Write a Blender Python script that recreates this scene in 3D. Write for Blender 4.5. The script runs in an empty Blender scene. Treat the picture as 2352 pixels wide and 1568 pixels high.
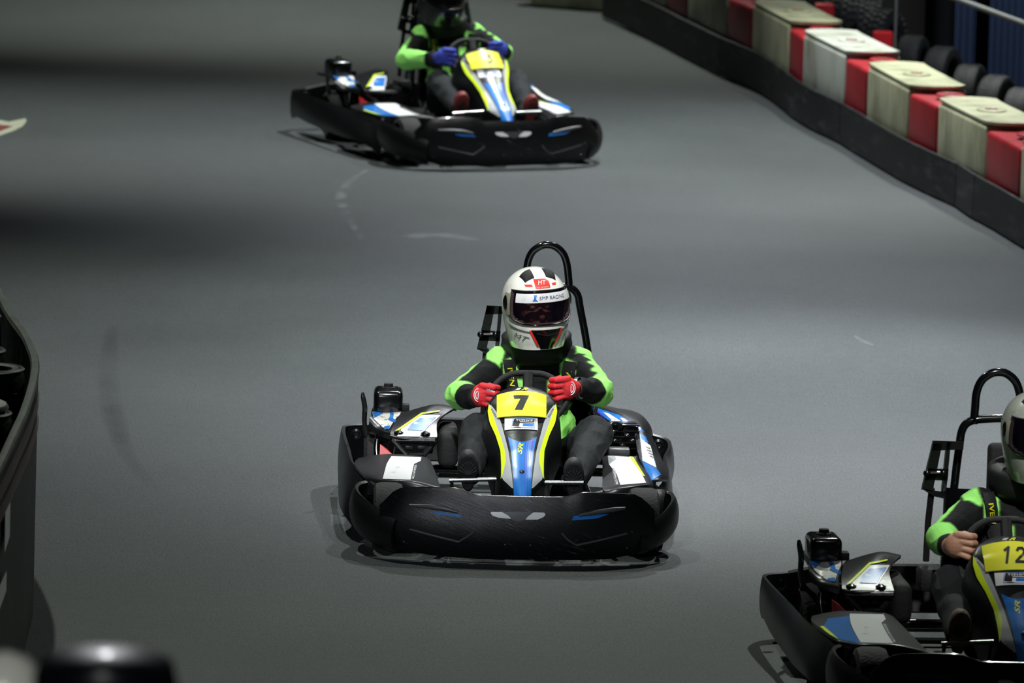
import bpy, bmesh, math, random
from mathutils import Vector, Matrix, noise
from mathutils.bvhtree import BVHTree
random.seed(7)
S = bpy.context.scene
COL = S.collection
PI = math.pi
R = math.radians

# ------------------------------------------------------------------ camera
FPX = 17300.0; PITCH = R(8.34); CH = 5.1; ROLL = R(1.5)
cam_d = bpy.data.cameras.new('camera'); cam = bpy.data.objects.new('camera', cam_d); COL.objects.link(cam)
cam.location = (0, 0, CH); cam.matrix_world = Matrix.Translation((0, 0, CH)) @ Matrix.Rotation(PI/2-PITCH, 4, 'X') @ Matrix.Rotation(ROLL, 4, 'Z')
cam_d.sensor_width = 36; cam_d.lens = FPX*36/2352; cam_d.clip_end = 300
cam_d.dof.use_dof = True; cam_d.dof.focus_distance = 29.4; cam_d.dof.aperture_fstop = 6.0
S.camera = cam
S.view_settings.view_transform = 'Standard'; S.view_settings.look = 'None'
S.view_settings.gamma = 1; S.view_settings.use_curve_mapping = False
S.view_settings.exposure = 0.0

def ray(px, py):
    a = (px-1176)/FPX; b = (784-py)/FPX; c, s = math.cos(ROLL), math.sin(ROLL)
    r = a*c-b*s; u = a*s+b*c
    return Vector((r, math.cos(PITCH)+u*math.sin(PITCH), -math.sin(PITCH)+u*math.cos(PITCH)))
def ground(px, py, z=0.0):
    d = ray(px, py); t = (z-CH)/d.z
    return Vector((d.x*t, d.y*t, z))

YAW1 = R(1.5)
RZ1 = Matrix.Rotation(YAW1, 4, 'Z')
G1 = ground(1187, 1298)
K1 = G1 + RZ1 @ Vector((0, 0.95, 0))
def L(px, py, Y):
    """point of the near kart's own frame seen at a place of the photo, Y metres behind its middle"""
    n = RZ1 @ Vector((0, 1, 0)); o = K1 + n*Y
    d = ray(px, py); c = Vector((0, 0, CH))
    t = (o-c).dot(n)/d.dot(n)
    return RZ1.inverted() @ (c+d*t-K1)

# ------------------------------------------------------------------ materials
def srgb(r, g, b):
    f = lambda c: c/12.92 if c <= .04045 else ((c+.055)/1.055)**2.4
    return (f(r/255), f(g/255), f(b/255), 1)
MATS = {}
def mat(name, col, rough=.5, metal=0, coat=0, bump=0, bscale=40, var=0, vscale=8, stretch=(1,1,1), spec=.5, dirt=None, dscale=14, dlo=.55, dhi=.7, attr=None, sheen=0):
    m = bpy.data.materials.new(name); m.use_nodes = True; MATS[name] = m
    nt = m.node_tree; N = nt.nodes; K = nt.links; b = N['Principled BSDF']
    b.inputs['Base Color'].default_value = col; b.inputs['Roughness'].default_value = rough
    b.inputs['Metallic'].default_value = metal; b.inputs['Coat Weight'].default_value = coat
    b.inputs['Coat Roughness'].default_value = .08; b.inputs['Specular IOR Level'].default_value = spec
    if sheen: b.inputs['Sheen Weight'].default_value = sheen
    tc = N.new('ShaderNodeTexCoord'); mp = N.new('ShaderNodeMapping'); mp.inputs['Scale'].default_value = stretch
    K.new(tc.outputs['Object'], mp.inputs['Vector'])
    src = None
    if attr:
        a = N.new('ShaderNodeVertexColor'); a.layer_name = attr; src = a.outputs['Color']
    if var:
        nz = N.new('ShaderNodeTexNoise'); nz.inputs['Scale'].default_value = vscale; nz.inputs['Detail'].default_value = 6
        K.new(mp.outputs[0], nz.inputs['Vector'])
        mx = N.new('ShaderNodeMix'); mx.data_type = 'RGBA'; mx.blend_type = 'MULTIPLY'; mx.inputs['Factor'].default_value = 1
        cr = N.new('ShaderNodeValToRGB'); lo = 1-var
        cr.color_ramp.elements[0].position = .3; cr.color_ramp.elements[1].position = .7
        cr.color_ramp.elements[0].color = (lo, lo, lo, 1); cr.color_ramp.elements[1].color = (1, 1, 1, 1)
        K.new(nz.outputs['Fac'], cr.inputs[0])
        if src: K.new(src, mx.inputs[6])
        else: mx.inputs[6].default_value = col
        K.new(cr.outputs[0], mx.inputs[7]); src = mx.outputs[2]
    if dirt:
        nz = N.new('ShaderNodeTexNoise'); nz.inputs['Scale'].default_value = dscale; nz.inputs['Detail'].default_value = 8; nz.inputs['Roughness'].default_value = .65
        K.new(mp.outputs[0], nz.inputs['Vector'])
        cr = N.new('ShaderNodeValToRGB'); cr.color_ramp.elements[0].position = dlo; cr.color_ramp.elements[1].position = dhi
        K.new(nz.outputs['Fac'], cr.inputs[0])
        mx = N.new('ShaderNodeMix'); mx.data_type = 'RGBA'
        K.new(cr.outputs[0], mx.inputs['Factor'])
        if src: K.new(src, mx.inputs[6])
        else: mx.inputs[6].default_value = col
        mx.inputs[7].default_value = dirt; src = mx.outputs[2]
    if src: K.new(src, b.inputs['Base Color'])
    if bump:
        nz = N.new('ShaderNodeTexNoise'); nz.inputs['Scale'].default_value = bscale; nz.inputs['Detail'].default_value = 5
        K.new(mp.outputs[0], nz.inputs['Vector'])
        bp = N.new('ShaderNodeBump'); bp.inputs['Strength'].default_value = bump; bp.inputs['Distance'].default_value = .01
        K.new(nz.outputs['Fac'], bp.inputs['Height']); K.new(bp.outputs[0], b.inputs['Normal'])
    return m

BLK = mat('black_plastic', srgb(13,14,15), .42, bump=.15, bscale=60, var=.4, vscale=12)
BLKG = mat('black_gloss', srgb(9,10,11), .22, coat=.4, bump=.05, bscale=20)
BLKM = mat('black_matt', srgb(12,12,13), .75, bump=.2, bscale=80)
SHELL = mat('dark_cover_plastic', srgb(19,20,22), .34, bump=.1, bscale=30, var=.35)
GREYP = mat('grey_plastic', srgb(70,72,72), .35, var=.3)
WHT = mat('white_sticker', srgb(222,224,224), .35, dirt=srgb(130,128,122), dscale=18, dlo=.60, dhi=.75)
WHTD = mat('worn_white_sticker', srgb(212,212,205), .4, dirt=srgb(90,88,80), dscale=26, dlo=.56, dhi=.66)
LGREY = mat('light_grey_sticker', srgb(168,172,174), .35)
YEL = mat('yellow_plate', srgb(226,226,52), .4, var=.08, dirt=srgb(150,148,30), dscale=22, dlo=.64, dhi=.74)
YELG = mat('yellow_green_stripe', srgb(214,240,40), .35)
BLUE = mat('blue_sticker', srgb(38,120,205), .3, coat=.3, var=.2, vscale=14)
BLUED = mat('worn_blue_sticker', srgb(40,110,190), .35, dirt=srgb(160,185,205), dscale=20, dlo=.55, dhi=.62)
PURP = mat('violet_stripe', srgb(60,50,170), .35)
STEEL = mat('steel', srgb(170,172,168), .3, metal=1, bump=.1, bscale=50)
CHROME = mat('dark_chrome', srgb(90,92,92), .22, metal=.9)
REDP = mat('red_plastic', srgb(190,28,34), .4)
REDS = mat('red_sticker', srgb(232,50,34), .4)
TUBEM = mat('black_painted_tube', srgb(12,13,16), .18, coat=.6)
RUB = mat('tyre_rubber', srgb(26,26,26), .8, bump=.4, bscale=90, var=.3)
HELW = mat('white_helmet_paint', srgb(236,236,228), .25, coat=.7, dirt=srgb(190,186,170), dscale=6, dlo=.5, dhi=.8)
HELG = mat('grey_helmet_paint', srgb(150,155,145), .3, coat=.6, dirt=srgb(110,112,100), dscale=7)
HELB = mat('black_helmet_paint', srgb(10,10,12), .3, coat=.5)
SUIT = mat('race_suit_fabric', srgb(20,22,24), .8, attr='col', bump=.25, bscale=70, spec=.2)
GLOVE = mat('glove_fabric', srgb(200,30,40), .7, attr='col', bump=.2, bscale=120)
SKIN = mat('skin', srgb(200,150,120), .5, var=.15, vscale=20)
NECKM = mat('collar_fabric', srgb(16,17,17), .6, bump=.1)
SOLEB = mat('black_shoe_sole', srgb(36,38,40), .6, bump=.3, bscale=60)
SOLEG = mat('tan_shoe_sole', srgb(120,98,76), .7, bump=.3, bscale=60)
SOLER = mat('dark_red_shoe', srgb(110,34,34), .6)
RIDGE = mat('grey_ridge', srgb(70,72,74), .35)  # bumper ridges, a lighter grey than the black face
NAVY = mat('navy_ink', srgb(30,40,90), .5)
BLUEG = mat('blue_glove', srgb(45,60,170), .7)
INK = mat('black_ink', srgb(14,14,16), .5)
GREYI = mat('grey_ink', srgb(120,124,126), .4, metal=.4)
YINK = mat('yellow_ink', srgb(214,220,30), .5)
# scratched bumper plastic: pale scuff streaks raked along the face
def scratched():
    m = bpy.data.materials.new('scratched_black_plastic'); m.use_nodes = True
    nt = m.node_tree; N = nt.nodes; K = nt.links; b = N['Principled BSDF']
    tc = N.new('ShaderNodeTexCoord')
    def streak(rot, scl, lo, hi):
        m0 = N.new('ShaderNodeMapping'); m0.inputs['Rotation'].default_value = (0, rot, 0); mp = N.new('ShaderNodeMapping'); mp.inputs['Scale'].default_value = scl
        K.new(tc.outputs['Object'], m0.inputs['Vector']); K.new(m0.outputs[0], mp.inputs['Vector'])
        nz = N.new('ShaderNodeTexNoise'); nz.inputs['Scale'].default_value = 1; nz.inputs['Detail'].default_value = 7; nz.inputs['Roughness'].default_value = .7; nz.inputs['Distortion'].default_value = .6
        K.new(mp.outputs[0], nz.inputs['Vector'])
        cr = N.new('ShaderNodeValToRGB'); cr.color_ramp.elements[0].position = lo; cr.color_ramp.elements[1].position = hi
        K.new(nz.outputs['Fac'], cr.inputs[0]); return cr.outputs[0], nz.outputs['Fac']
    s1, h1 = streak(R(-17), (6, 4, 120), .62, .69)
    s2, h2 = streak(R(-28), (9, 4, 170), .63, .69)
    s3, h3 = streak(0, (3, 3, 6), .46, .66)
    a = N.new('ShaderNodeMath'); a.operation = 'MAXIMUM'; K.new(s1, a.inputs[0]); K.new(s2, a.inputs[1])
    c = N.new('ShaderNodeMath'); c.operation = 'MULTIPLY'; K.new(a.outputs[0], c.inputs[0]); K.new(s3, c.inputs[1])
    mx = N.new('ShaderNodeMix'); mx.data_type = 'RGBA'; K.new(c.outputs[0], mx.inputs['Factor'])
    mx.inputs[6].default_value = srgb(9,10,12); mx.inputs[7].default_value = srgb(140,145,152)
    K.new(mx.outputs[2], b.inputs['Base Color'])
    b.inputs['Roughness'].default_value = .30
    ad = N.new('ShaderNodeMath'); ad.operation = 'ADD'; K.new(h1, ad.inputs[0]); K.new(h2, ad.inputs[1])
    bp = N.new('ShaderNodeBump'); bp.inputs['Strength'].default_value = .22; bp.inputs['Distance'].default_value = .006
    K.new(ad.outputs[0], bp.inputs['Height']); K.new(bp.outputs[0], b.inputs['Normal'])
    return m
SCR = scratched()
def visor_mat(name, tint, fac):
    m = bpy.data.materials.new(name); m.use_nodes = True
    nt = m.node_tree; N = nt.nodes; K = nt.links; N.clear()
    o = N.new('ShaderNodeOutputMaterial'); mx = N.new('ShaderNodeMixShader')
    t = N.new('ShaderNodeBsdfTransparent'); t.inputs[0].default_value = tint
    p = N.new('ShaderNodeBsdfPrincipled'); p.inputs['Base Color'].default_value = srgb(14,15,26); p.inputs['Roughness'].default_value = .06
    p.inputs['Specular IOR Level'].default_value = .9
    mx.inputs[0].default_value = fac; K.new(t.outputs[0], mx.inputs[1]); K.new(p.outputs[0], mx.inputs[2]); K.new(mx.outputs[0], o.inputs[0])
    return m
VIS = visor_mat('tinted_visor', (.78,.70,.72,1), .32)
VSP = mat('worn_clear_edge', srgb(150,150,128), .25, coat=.5)

# ------------------------------------------------------------------ mesh helpers
def tagp(o, label=None, cat=None, group=None, kind=None):
    if label: o['label'] = label
    if cat: o['category'] = cat
    if group: o['group'] = group
    if kind: o['kind'] = kind
    return o
def mk(name, verts, faces, m, parent=None, smooth=True, mats=None, fm=None, sharp=None):
    me = bpy.data.meshes.new(name); me.from_pydata([tuple(v) for v in verts], [], faces)
    for x in (mats or [m]): me.materials.append(x)
    if fm: me.polygons.foreach_set('material_index', fm)
    me.validate(); me.update()
    if smooth:
        me.shade_smooth()
        if sharp: me.set_sharp_from_angle(angle=R(sharp))
    o = bpy.data.objects.new(name, me); COL.objects.link(o); o.parent = parent
    return o
class MB:
    def __init__(s): s.v = []; s.f = []
    def add(s, v, f):
        n = len(s.v); s.v += [Vector(p) for p in v]; s.f += [tuple(i+n for i in q) for q in f]; return s
    def box(s, c, d, rot=None, bev=0, seg=2):
        bm = bmesh.new(); bmesh.ops.create_cube(bm, size=1)
        for v in bm.verts: v.co = Vector((v.co.x*d[0], v.co.y*d[1], v.co.z*d[2]))
        if bev: bmesh.ops.bevel(bm, geom=bm.edges[:], offset=bev, segments=seg, affect='EDGES', profile=.5)
        M = rot or Matrix.Identity(3)
        vs = [M @ v.co + Vector(c) for v in bm.verts]; bm.verts.index_update()
        s.add(vs, [[v.index for v in f.verts] for f in bm.faces]); bm.free(); return s
    def tube(s, pts, r, seg=12, closed=False, sm=0, caps=True):
        pts = [Vector(p) for p in pts]
        rs = r if isinstance(r, (list, tuple)) else [r]*len(pts)
        if sm: pts, rs = cat(pts, sm, closed, rs)
        n = len(pts); v = []; f = []; up = None
        for i, p in enumerate(pts):
            a = pts[i-1] if (i > 0 or closed) else p; b = pts[(i+1) % n] if (i < n-1 or closed) else p
            t = (b-a).normalized()
            if up is None:
                up = Vector((0,0,1)) if abs(t.z) < .9 else Vector((1,0,0))
            up = (up-t*up.dot(t)).normalized(); sd = t.cross(up)
            for k in range(seg):
                an = 2*PI*k/seg; v.append(p+(up*math.cos(an)+sd*math.sin(an))*rs[i])
        for i in range(n if closed else n-1):
            j = (i+1) % n
            for k in range(seg):
                l = (k+1) % seg; f.append((i*seg+k, i*seg+l, j*seg+l, j*seg+k))
        if not closed and caps:
            f.append(tuple(range(seg-1, -1, -1))); f.append(tuple((n-1)*seg+k for k in range(seg)))
        return s.add(v, f)
    def lathe(s, prof, seg=32, M=None, closed=False):
        M = M or Matrix.Identity(4); v = []; f = []; n = len(prof)
        for (r, z) in prof:
            for k in range(seg):
                a = 2*PI*k/seg; v.append(M @ Vector((r*math.cos(a), r*math.sin(a), z)))
        for i in range(n if closed else n-1):
            j = (i+1) % n
            for k in range(seg):
                l = (k+1) % seg; f.append((i*seg+k, i*seg+l, j*seg+l, j*seg+k))
        return s.add(v, f)
    def ball(s, c, r, seg=16, M=None):
        bm = bmesh.new(); bmesh.ops.create_uvsphere(bm, u_segments=seg, v_segments=seg//2+2, radius=1)
        r = r if isinstance(r, (list, tuple)) else (r, r, r)
        Q = M or Matrix.Identity(3)
        vs = [Q @ Vector((v.co.x*r[0], v.co.y*r[1], v.co.z*r[2])) + Vector(c) for v in bm.verts]; bm.verts.index_update()
        s.add(vs, [[v.index for v in f.verts] for f in bm.faces]); bm.free(); return s
    def capsule(s, a, b, ra, rb, seg=16):
        a = Vector(a); b = Vector(b); t = b-a; d = t.length; t.normalize()
        q = Vector((0,0,1)).rotation_difference(t).to_matrix().to_4x4(); q.translation = a
        pr = [(ra*math.sin(x), -ra*math.cos(x)) for x in [.02, .4, .8, 1.2, PI/2]]
        pr += [(rb*math.cos(x), d+rb*math.sin(x)) for x in [0, .37, .77, 1.17, PI/2-.02]]
        n = len(s.v); s.lathe(pr, seg, q)
        s.f.append(tuple(n+k for k in range(seg-1, -1, -1))); s.f.append(tuple(n+9*seg+k for k in range(seg))); return s
    def obj(s, name, m, parent=None, smooth=True, sharp=40):
        return mk(name, s.v, s.f, m, parent, smooth, sharp=sharp)
def cat(pts, n, closed=False, rs=None):
    out = []; ro = []; N = len(pts)
    g = lambda a, i: a[i % N] if closed else a[max(0, min(N-1, i))]
    for i in range(N if closed else N-1):
        p0, p1, p2, p3 = [g(pts, i+k) for k in (-1, 0, 1, 2)]
        for k in range(n):
            t = k/n
            out.append(.5*((2*p1)+(-p0+p2)*t+(2*p0-5*p1+4*p2-p3)*t*t+(-p0+3*p1-3*p2+p3)*t**3))
            if rs: ro.append(g(rs, i)*(1-t)+g(rs, i+1)*t)
    if not closed: out.append(pts[-1]); ro.append(rs[-1] if rs else 0)
    return (out, ro) if rs else out
def lerp(tab, x):
    if x <= tab[0][0]: return tab[0][1]
    for (a, b), (c, d) in zip(tab, tab[1:]):
        if x <= c: return b+(d-b)*(x-a)/(c-a)
    return tab[-1][1]
def empty(name, loc=(0,0,0), rz=0):
    o = bpy.data.objects.new(name, None); COL.objects.link(o); o.location = loc; o.rotation_euler = (0, 0, rz); o.empty_display_size = .1
    return o
def grid(P, nu, nv, u0=0, u1=1, v0=0, v1=1):
    v = [P(u0+(u1-u0)*i/nu, v0+(v1-v0)*j/nv) for j in range(nv+1) for i in range(nu+1)]
    f = [(j*(nu+1)+i, j*(nu+1)+i+1, (j+1)*(nu+1)+i+1, (j+1)*(nu+1)+i) for j in range(nv) for i in range(nu)]
    return v, f
def solid(name, v, f, m, parent, th, smooth=True, sharp=50):
    """a sheet given real thickness th (towards +Y / down side)"""
    o = mk(name, v, f, m, parent, smooth=False)
    md = o.modifiers.new('s', 'SOLIDIFY'); md.thickness = th; md.offset = -1
    dg = bpy.context.evaluated_depsgraph_get(); me = bpy.data.meshes.new_from_object(o.evaluated_get(dg))
    me.name = name; o.modifiers.clear(); o.data = me
    if smooth: me.shade_smooth(); me.set_sharp_from_angle(angle=R(sharp))
    return o
def normal_at(P, u, v, e=1e-3):
    a = P(u+e, v)-P(u-e, v); b = P(u, v+e)-P(u, v-e); n = a.cross(b); n.normalize()
    if n.y > .0 and abs(n.y) > abs(n.z)*.3 or (n.z < 0 and abs(n.y) <= abs(n.z)*.3): n = -n
    return n
_T = {}
def text2d(s, shear=0.0, bold=0.0):
    """filled letters as 2-D triangles, height about 1, centred"""
    k = (s, shear, bold)
    if k in _T: return _T[k]
    c = bpy.data.curves.new('t', 'FONT'); c.body = s; c.size = 1.37; c.shear = shear; c.offset = bold; c.resolution_u = 3
    c.fill_mode = 'FRONT'
    o = bpy.data.objects.new('t', c); COL.objects.link(o)
    dg = bpy.context.evaluated_depsgraph_get(); me = bpy.data.meshes.new_from_object(o.evaluated_get(dg))
    vs = [(v.co.x, v.co.y) for v in me.vertices]; fs = [tuple(p.vertices) for p in me.polygons]
    bpy.data.objects.remove(o); bpy.data.curves.remove(c); bpy.data.meshes.remove(me)
    x0 = min(v[0] for v in vs); x1 = max(v[0] for v in vs); y0 = min(v[1] for v in vs); y1 = max(v[1] for v in vs)
    vs = [(x-(x0+x1)/2, y-(y0+y1)/2) for x, y in vs]
    _T[k] = (vs, fs, x1-x0, y1-y0); return _T[k]
def text_on(mb, s, F, cx, cy, w, h, rot=0, shear=0, bold=0.0):
    """letters stretched to w by h about (cx, cy), turned by rot, laid on the surface F(a, b)"""
    vs, fs, W, H = text2d(s, shear, bold); c, n = math.cos(rot), math.sin(rot)
    out = []
    for x, y in vs:
        a = x/W*w; b = y/H*h; out.append(F(cx+a*c-b*n, cy+a*n+b*c))
    mb.add(out, fs)
def poly_on(mb, pts, F, n=6):
    """polygon of four (a, b) corners filled as a fine grid on the surface F"""
    p = [Vector(q) for q in pts]
    def P(u, v): 
        q = (p[0]*(1-u)+p[1]*u)*(1-v)+(p[3]*(1-u)+p[2]*u)*v
        return F(q.x, q.y)
    mb.add(*grid(P, n, n))
def fill_on(mb, pts, F, rings=1):
    c = sum((Vector(p) for p in pts), Vector((0, 0)))/len(pts)
    n = len(pts); v = [F(c.x, c.y)]
    for r in (.5, 1):
        v += [F(*(c+(Vector(p)-c)*r)) for p in pts]
    f = [(0, 1+i, 1+(i+1) % n) for i in range(n)] + [(1+i, 1+n+i, 1+n+(i+1) % n, 1+(i+1) % n) for i in range(n)]
    mb.add(v, f)
def remesh(mb, vox, sm, name):
    o = mk('tmp', mb.v, mb.f, BLK, smooth=False)
    a = o.modifiers.new('r', 'REMESH'); a.mode = 'VOXEL'; a.voxel_size = vox
    b = o.modifiers.new('s', 'SMOOTH'); b.iterations = sm; b.factor = .5
    dg = bpy.context.evaluated_depsgraph_get(); me = bpy.data.meshes.new_from_object(o.evaluated_get(dg))
    bpy.data.objects.remove(o); me.name = name; me.materials.clear(); me.shade_smooth(); return me
def paint(me, fn, soft=1):
    ca = me.color_attributes.new('col', 'FLOAT_COLOR', 'POINT')
    cs = [Vector(fn(v.co)) for v in me.vertices]
    nb = [[] for _ in cs]
    for e in me.edges:
        a, b = e.vertices; nb[a].append(b); nb[b].append(a)
    for _ in range(soft):
        cs = [(c*2+sum((cs[j] for j in nb[i]), Vector((0,0,0,0))))/(2+len(nb[i])) for i, c in enumerate(cs)]
    for i, c in enumerate(cs): ca.data[i].color = c
PYF = lambda Y: (lambda g: g)(Y)

# ================================================================== KART
def build_kart(root):
    P = {}
    def keep(o, key=None): P[key or o.name] = o; return o
    # ---- front bumper: centre panel
    top = [(872,1162),(890,1145),(905,1130),(924,1121),(985,1120),(1047,1122),(1070,1129),(1091,1138),(1195,1142),(1301,1143),(1320,1137),(1336,1132),(1400,1134),(1462,1137),(1485,1155),(1504,1176)]
    bot = [(872,1235),(890,1250),(905,1258),(924,1263),(985,1274),(1047,1280),(1100,1283),(1195,1285),(1301,1286),(1350,1286),(1400,1283),(1462,1272),(1485,1262),(1504,1250)]
    def Yf(px): 
        d = (px-1188)/316
        return -.95+.075*d*d+.03*d**4
    def bulge(v): return .022*math.sin(PI*min(1, max(0, v)))**.8 - .03*max(0, .3-v)
    def Fb(px, py, off=0.0):
        t = lerp(top, px); b = lerp(bot, px); v = (b-py)/(b-t)
        # folded lower half: sharp horizontal crease
        return L(px, py, Yf(px)-bulge(v)-off)
    xs = [872+ (1504-872)*i/80 for i in range(81)]
    v = []; f = []; NV = 20
    for j in range(NV+1):
        for x in xs:
            t = lerp(top, x); b = lerp(bot, x); v.append(Fb(x, b+(t-b)*j/NV))
    f = [(j*81+i, j*81+i+1, (j+1)*81+i+1, (j+1)*81+i) for j in range(NV) for i in range(80)]
    fb = solid('front_bumper', v, f, SCR, root, .02)
    keep(fb)
    # rolled top lip
    MBx = MB().tube([Fb(x, lerp(top, x), -.01) for x in xs[::2]], .0045, 8); keep(MBx.obj('bumper_lip', BLKG, fb))
    # moulded ridges and slot rods
    for k, pts in enumerate([[(941,1215),(1000,1231),(1053,1244),(1075,1231),(1091,1219)], [(1440,1225),(1380,1240),(1324,1252),(1305,1240),(1290,1224)]]):
        keep(MB().tube([Fb(*p, .002) for p in pts], .0045, 8).obj('moulded_ridge', RIDGE, fb), 'ridge%d' % k)
    for k, pts in enumerate([[(940,1160),(985,1163),(1020,1168),(1052,1176)], [(1330,1183),(1370,1176),(1410,1170),(1436,1167)]]):
        keep(MB().tube([Fb(*p, .004) for p in pts], [.006,.0105,.0105,.006], 10).obj('slot_rod', GREYP, fb), 'rod%d' % k)
    for k, pts in enumerate([[(990,1174),(1050,1180),(1063,1187),(1010,1182)], [(1313,1195),(1318,1184),(1400,1180),(1372,1190)]]):
        m = MB(); poly_on(m, pts, lambda a, b: Fb(a, b, .0025)); keep(m.obj('blue_slot_sticker', BLUE, fb), 'bslot%d' % k)
    m = MB()
    fill_on(m, [(1128,1175),(1152,1175),(1168,1184),(1174,1191),(1146,1189),(1132,1184),(1127,1179)], lambda a, b: Fb(a, b, .003)); keep(m.obj('emblem', WHT, fb), 'embl'); m = MB()
    fill_on(m, [(1250,1177),(1226,1176),(1212,1186),(1207,1193),(1234,1193),(1247,1188),(1253,1182)], lambda a, b: Fb(a, b, .003))
    keep(m.obj('emblem', WHT, fb))
    m = MB(); fill_on(m, [(1154,1175),(1190,1175),(1226,1176),(1210,1188),(1205,1194),(1190,1197),(1178,1193),(1170,1186)], lambda a, b: Fb(a, b, .002))
    keep(m.obj('emblem_centre', GREYP, fb))
    for k, p in enumerate([(1160,1251),(1218,1252),(928,1244),(1452,1222),(1440,1258)]):
        keep(MB().ball(Fb(*p, .0), (.006,.004,.006), 10).obj('bolt', CHROME, fb), 'fbolt%d' % k)
    # ---- bumper end caps, wrapping round the corners
    def strip(name, rows, m, parent, th=.014, n=8, nv=10, bul=.02, cx=0):
        ps = cat([Vector(r[:3]) for r in rows], n); zb = cat([Vector(r[3]) if isinstance(r[3], Vector) else Vector((r[0], r[1], r[3])) for r in rows], n)
        v = []; w = len(ps)
        for j in range(nv+1):
            t = j/nv
            for i in range(w):
                a = ps[max(0, i-1)]; b = ps[min(w-1, i+1)]; tg = (b-a); tg.z = 0
                if tg.length < 1e-6: tg = Vector((1,0,0))
                tg.normalize(); nr = Vector((tg.y, -tg.x, 0))
                p = ps[i]; z = p.z*t+zb[i].z*(1-t)
                if nr.dot(Vector((p.x-cx, p.y, 0))) < 0: nr = -nr
                e = 1-t; v.append(Vector((p.x+(zb[i].x-p.x)*e, p.y+(zb[i].y-p.y)*e, z))+nr*bul*(math.sin(PI*t)**.7-.6*max(0, .25-t)*4*.5))
        f = [(j*w+i, j*w+i+1, (j+1)*w+i+1, (j+1)*w+i) for j in range(nv) for i in range(w-1)]
        if rows[0][0] < rows[-1][0] and False: f = [tuple(reversed(q)) for q in f]
        o = solid(name, v, f, m, parent, th); return o
    def row(px, py, Y, zb): p = L(px, py, Y); return (p.x, Y, p.z, zb)
    capl = [row(912,1196,-.895,.04), row(893,1184,-.865,.045), row(858,1160,-.80,.06), row(832,1138,-.72,.075), row(823,1122,-.62,.085), row(830,1112,-.52,.09), row(850,1108,-.47,.10), row(880,1108,-.46,.11)]
    capr = [row(1468,1207,-.875,.04), row(1490,1196,-.85,.045), row(1520,1180,-.79,.06), row(1541,1158,-.71,.075), row(1549,1142,-.62,.085), row(1545,1131,-.52,.09), row(1530,1127,-.47,.10), row(1500,1127,-.46,.11)]
    keep(strip('bumper_end_cap', capl, BLK, root), 'capl'); keep(strip('bumper_end_cap', capr, BLK, root), 'capr')
    # ---- side and rear protection running round the kart
    def r2(px, py, Y, qx, qy, Z): p = L(px, py, Y); return (p.x, p.y, p.z, L(qx, qy, Z))
    sl = [r2(866,1112,-.46,824,1222,-.50), r2(838,1092,-.30,794,1180,-.36), r2(814,1064,0,785,1152,-.08), r2(805,1033,.3,784,1118,.26), r2(797,1008,.55,784,1090,.53), r2(793,988,.78,788,1062,.78), row(800,978,.90,.08), row(850,975,.96,.09)]
    sr = [r2(1490,1126,-.44,1532,1222,-.48), r2(1520,1112,-.30,1541,1186,-.34), r2(1536,1087,-.05,1543,1160,-.06), r2(1532,1066,.18,1543,1136,.18), r2(1531,1045,.40,1543,1112,.40), r2(1542,1022,.62,1546,1088,.62), row(1532,1006,.84,.08), row(1485,992,.92,.09)]
    keep(strip('side_bumper', sl, SHELL, root, bul=.008), 'sbl'); keep(strip('side_bumper', sr, SHELL, root, bul=.008), 'sbr')
    rb = [row(850,975,.96,.09)]+[(x, 1.0, .26, .09) for x in (-.4, -.2, 0, .2, .4)]+[row(1485,992,.92,.09)]
    keep(strip('rear_bumper', rb, BLKM, root, bul=.02), 'rearb')
    for k, (px, py) in enumerate([(818,996),(1513,1020)]):
        c = L(px, py, .80); keep(MB().lathe([(.0,.0),(.020,.0),(.022,.006),(.013,.012),(.010,.004),(.0,.004)], 16, Matrix.Translation(c) @ Matrix.Rotation(PI/2, 4, 'X')).obj('bumper_mount', CHROME, root), 'mount%d' % k)
    # ---- side pods (sloped tops between the wheels)
    def patch(ctrl, sm=4):
        rows = [[L(*q) for q in r] for r in ctrl]
        rows = [cat(r, sm) for r in rows]; cols = list(zip(*rows)); cols = [cat(list(c), sm) for c in cols]
        w = len(cols); h = len(cols[0])
        v = [cols[i][j] for j in range(h) for i in range(w)]
        f = [(j*w+i, j*w+i+1, (j+1)*w+i+1, (j+1)*w+i) for j in range(h-1) for i in range(w-1)]
        return v, f
    podl = [[(840,1136,-.50),(880,1136,-.56),(945,1138,-.62),(1012,1140,-.64)],
            [(850,1112,-.48),(879,1105,-.57),(944,1106,-.62),(1012,1120,-.62)],
            [(838,1094,-.42),(872,1098,-.50),(944,1101,-.56),(1010,1114,-.56)],
            [(818,1070,-.20),(874,1080,-.30),(950,1082,-.34),(1002,1090,-.34)],
            [(816,1058,-.05),(880,1052,-.04),(962,1056,-.08),(990,1060,-.08)],
            [(828,1052,.05),(884,1043,.06),(966,1048,.02),(987,1054,.02)],
            [(828,1078,.07),(884,1072,.08),(966,1078,.04),(987,1084,.04)]]
    v, f = patch(podl); keep(solid('side_pod', v, f, SHELL, root, .012, sharp=60), 'podl')
    podr = [[(1396,1150,-.62),(1440,1148,-.60),(1480,1146,-.54),(1512,1142,-.46)],
            [(1390,1130,-.60),(1424,1122,-.60),(1480,1116,-.54),(1503,1120,-.46)],
            [(1384,1120,-.56),(1424,1116,-.55),(1484,1110,-.50),(1500,1110,-.42)],
            [(1384,1090,-.34),(1414,1088,-.34),(1474,1082,-.28),(1492,1084,-.22)],
            [(1384,1060,-.08),(1410,1058,-.06),(1458,1060,-.02),(1474,1058,.02)],
            [(1384,1048,.02),(1410,1045,.04),(1450,1048,.06),(1464,1046,.08)],
            [(1384,1078,.04),(1410,1075,.06),(1450,1078,.08),(1464,1078,.10)]]
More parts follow.
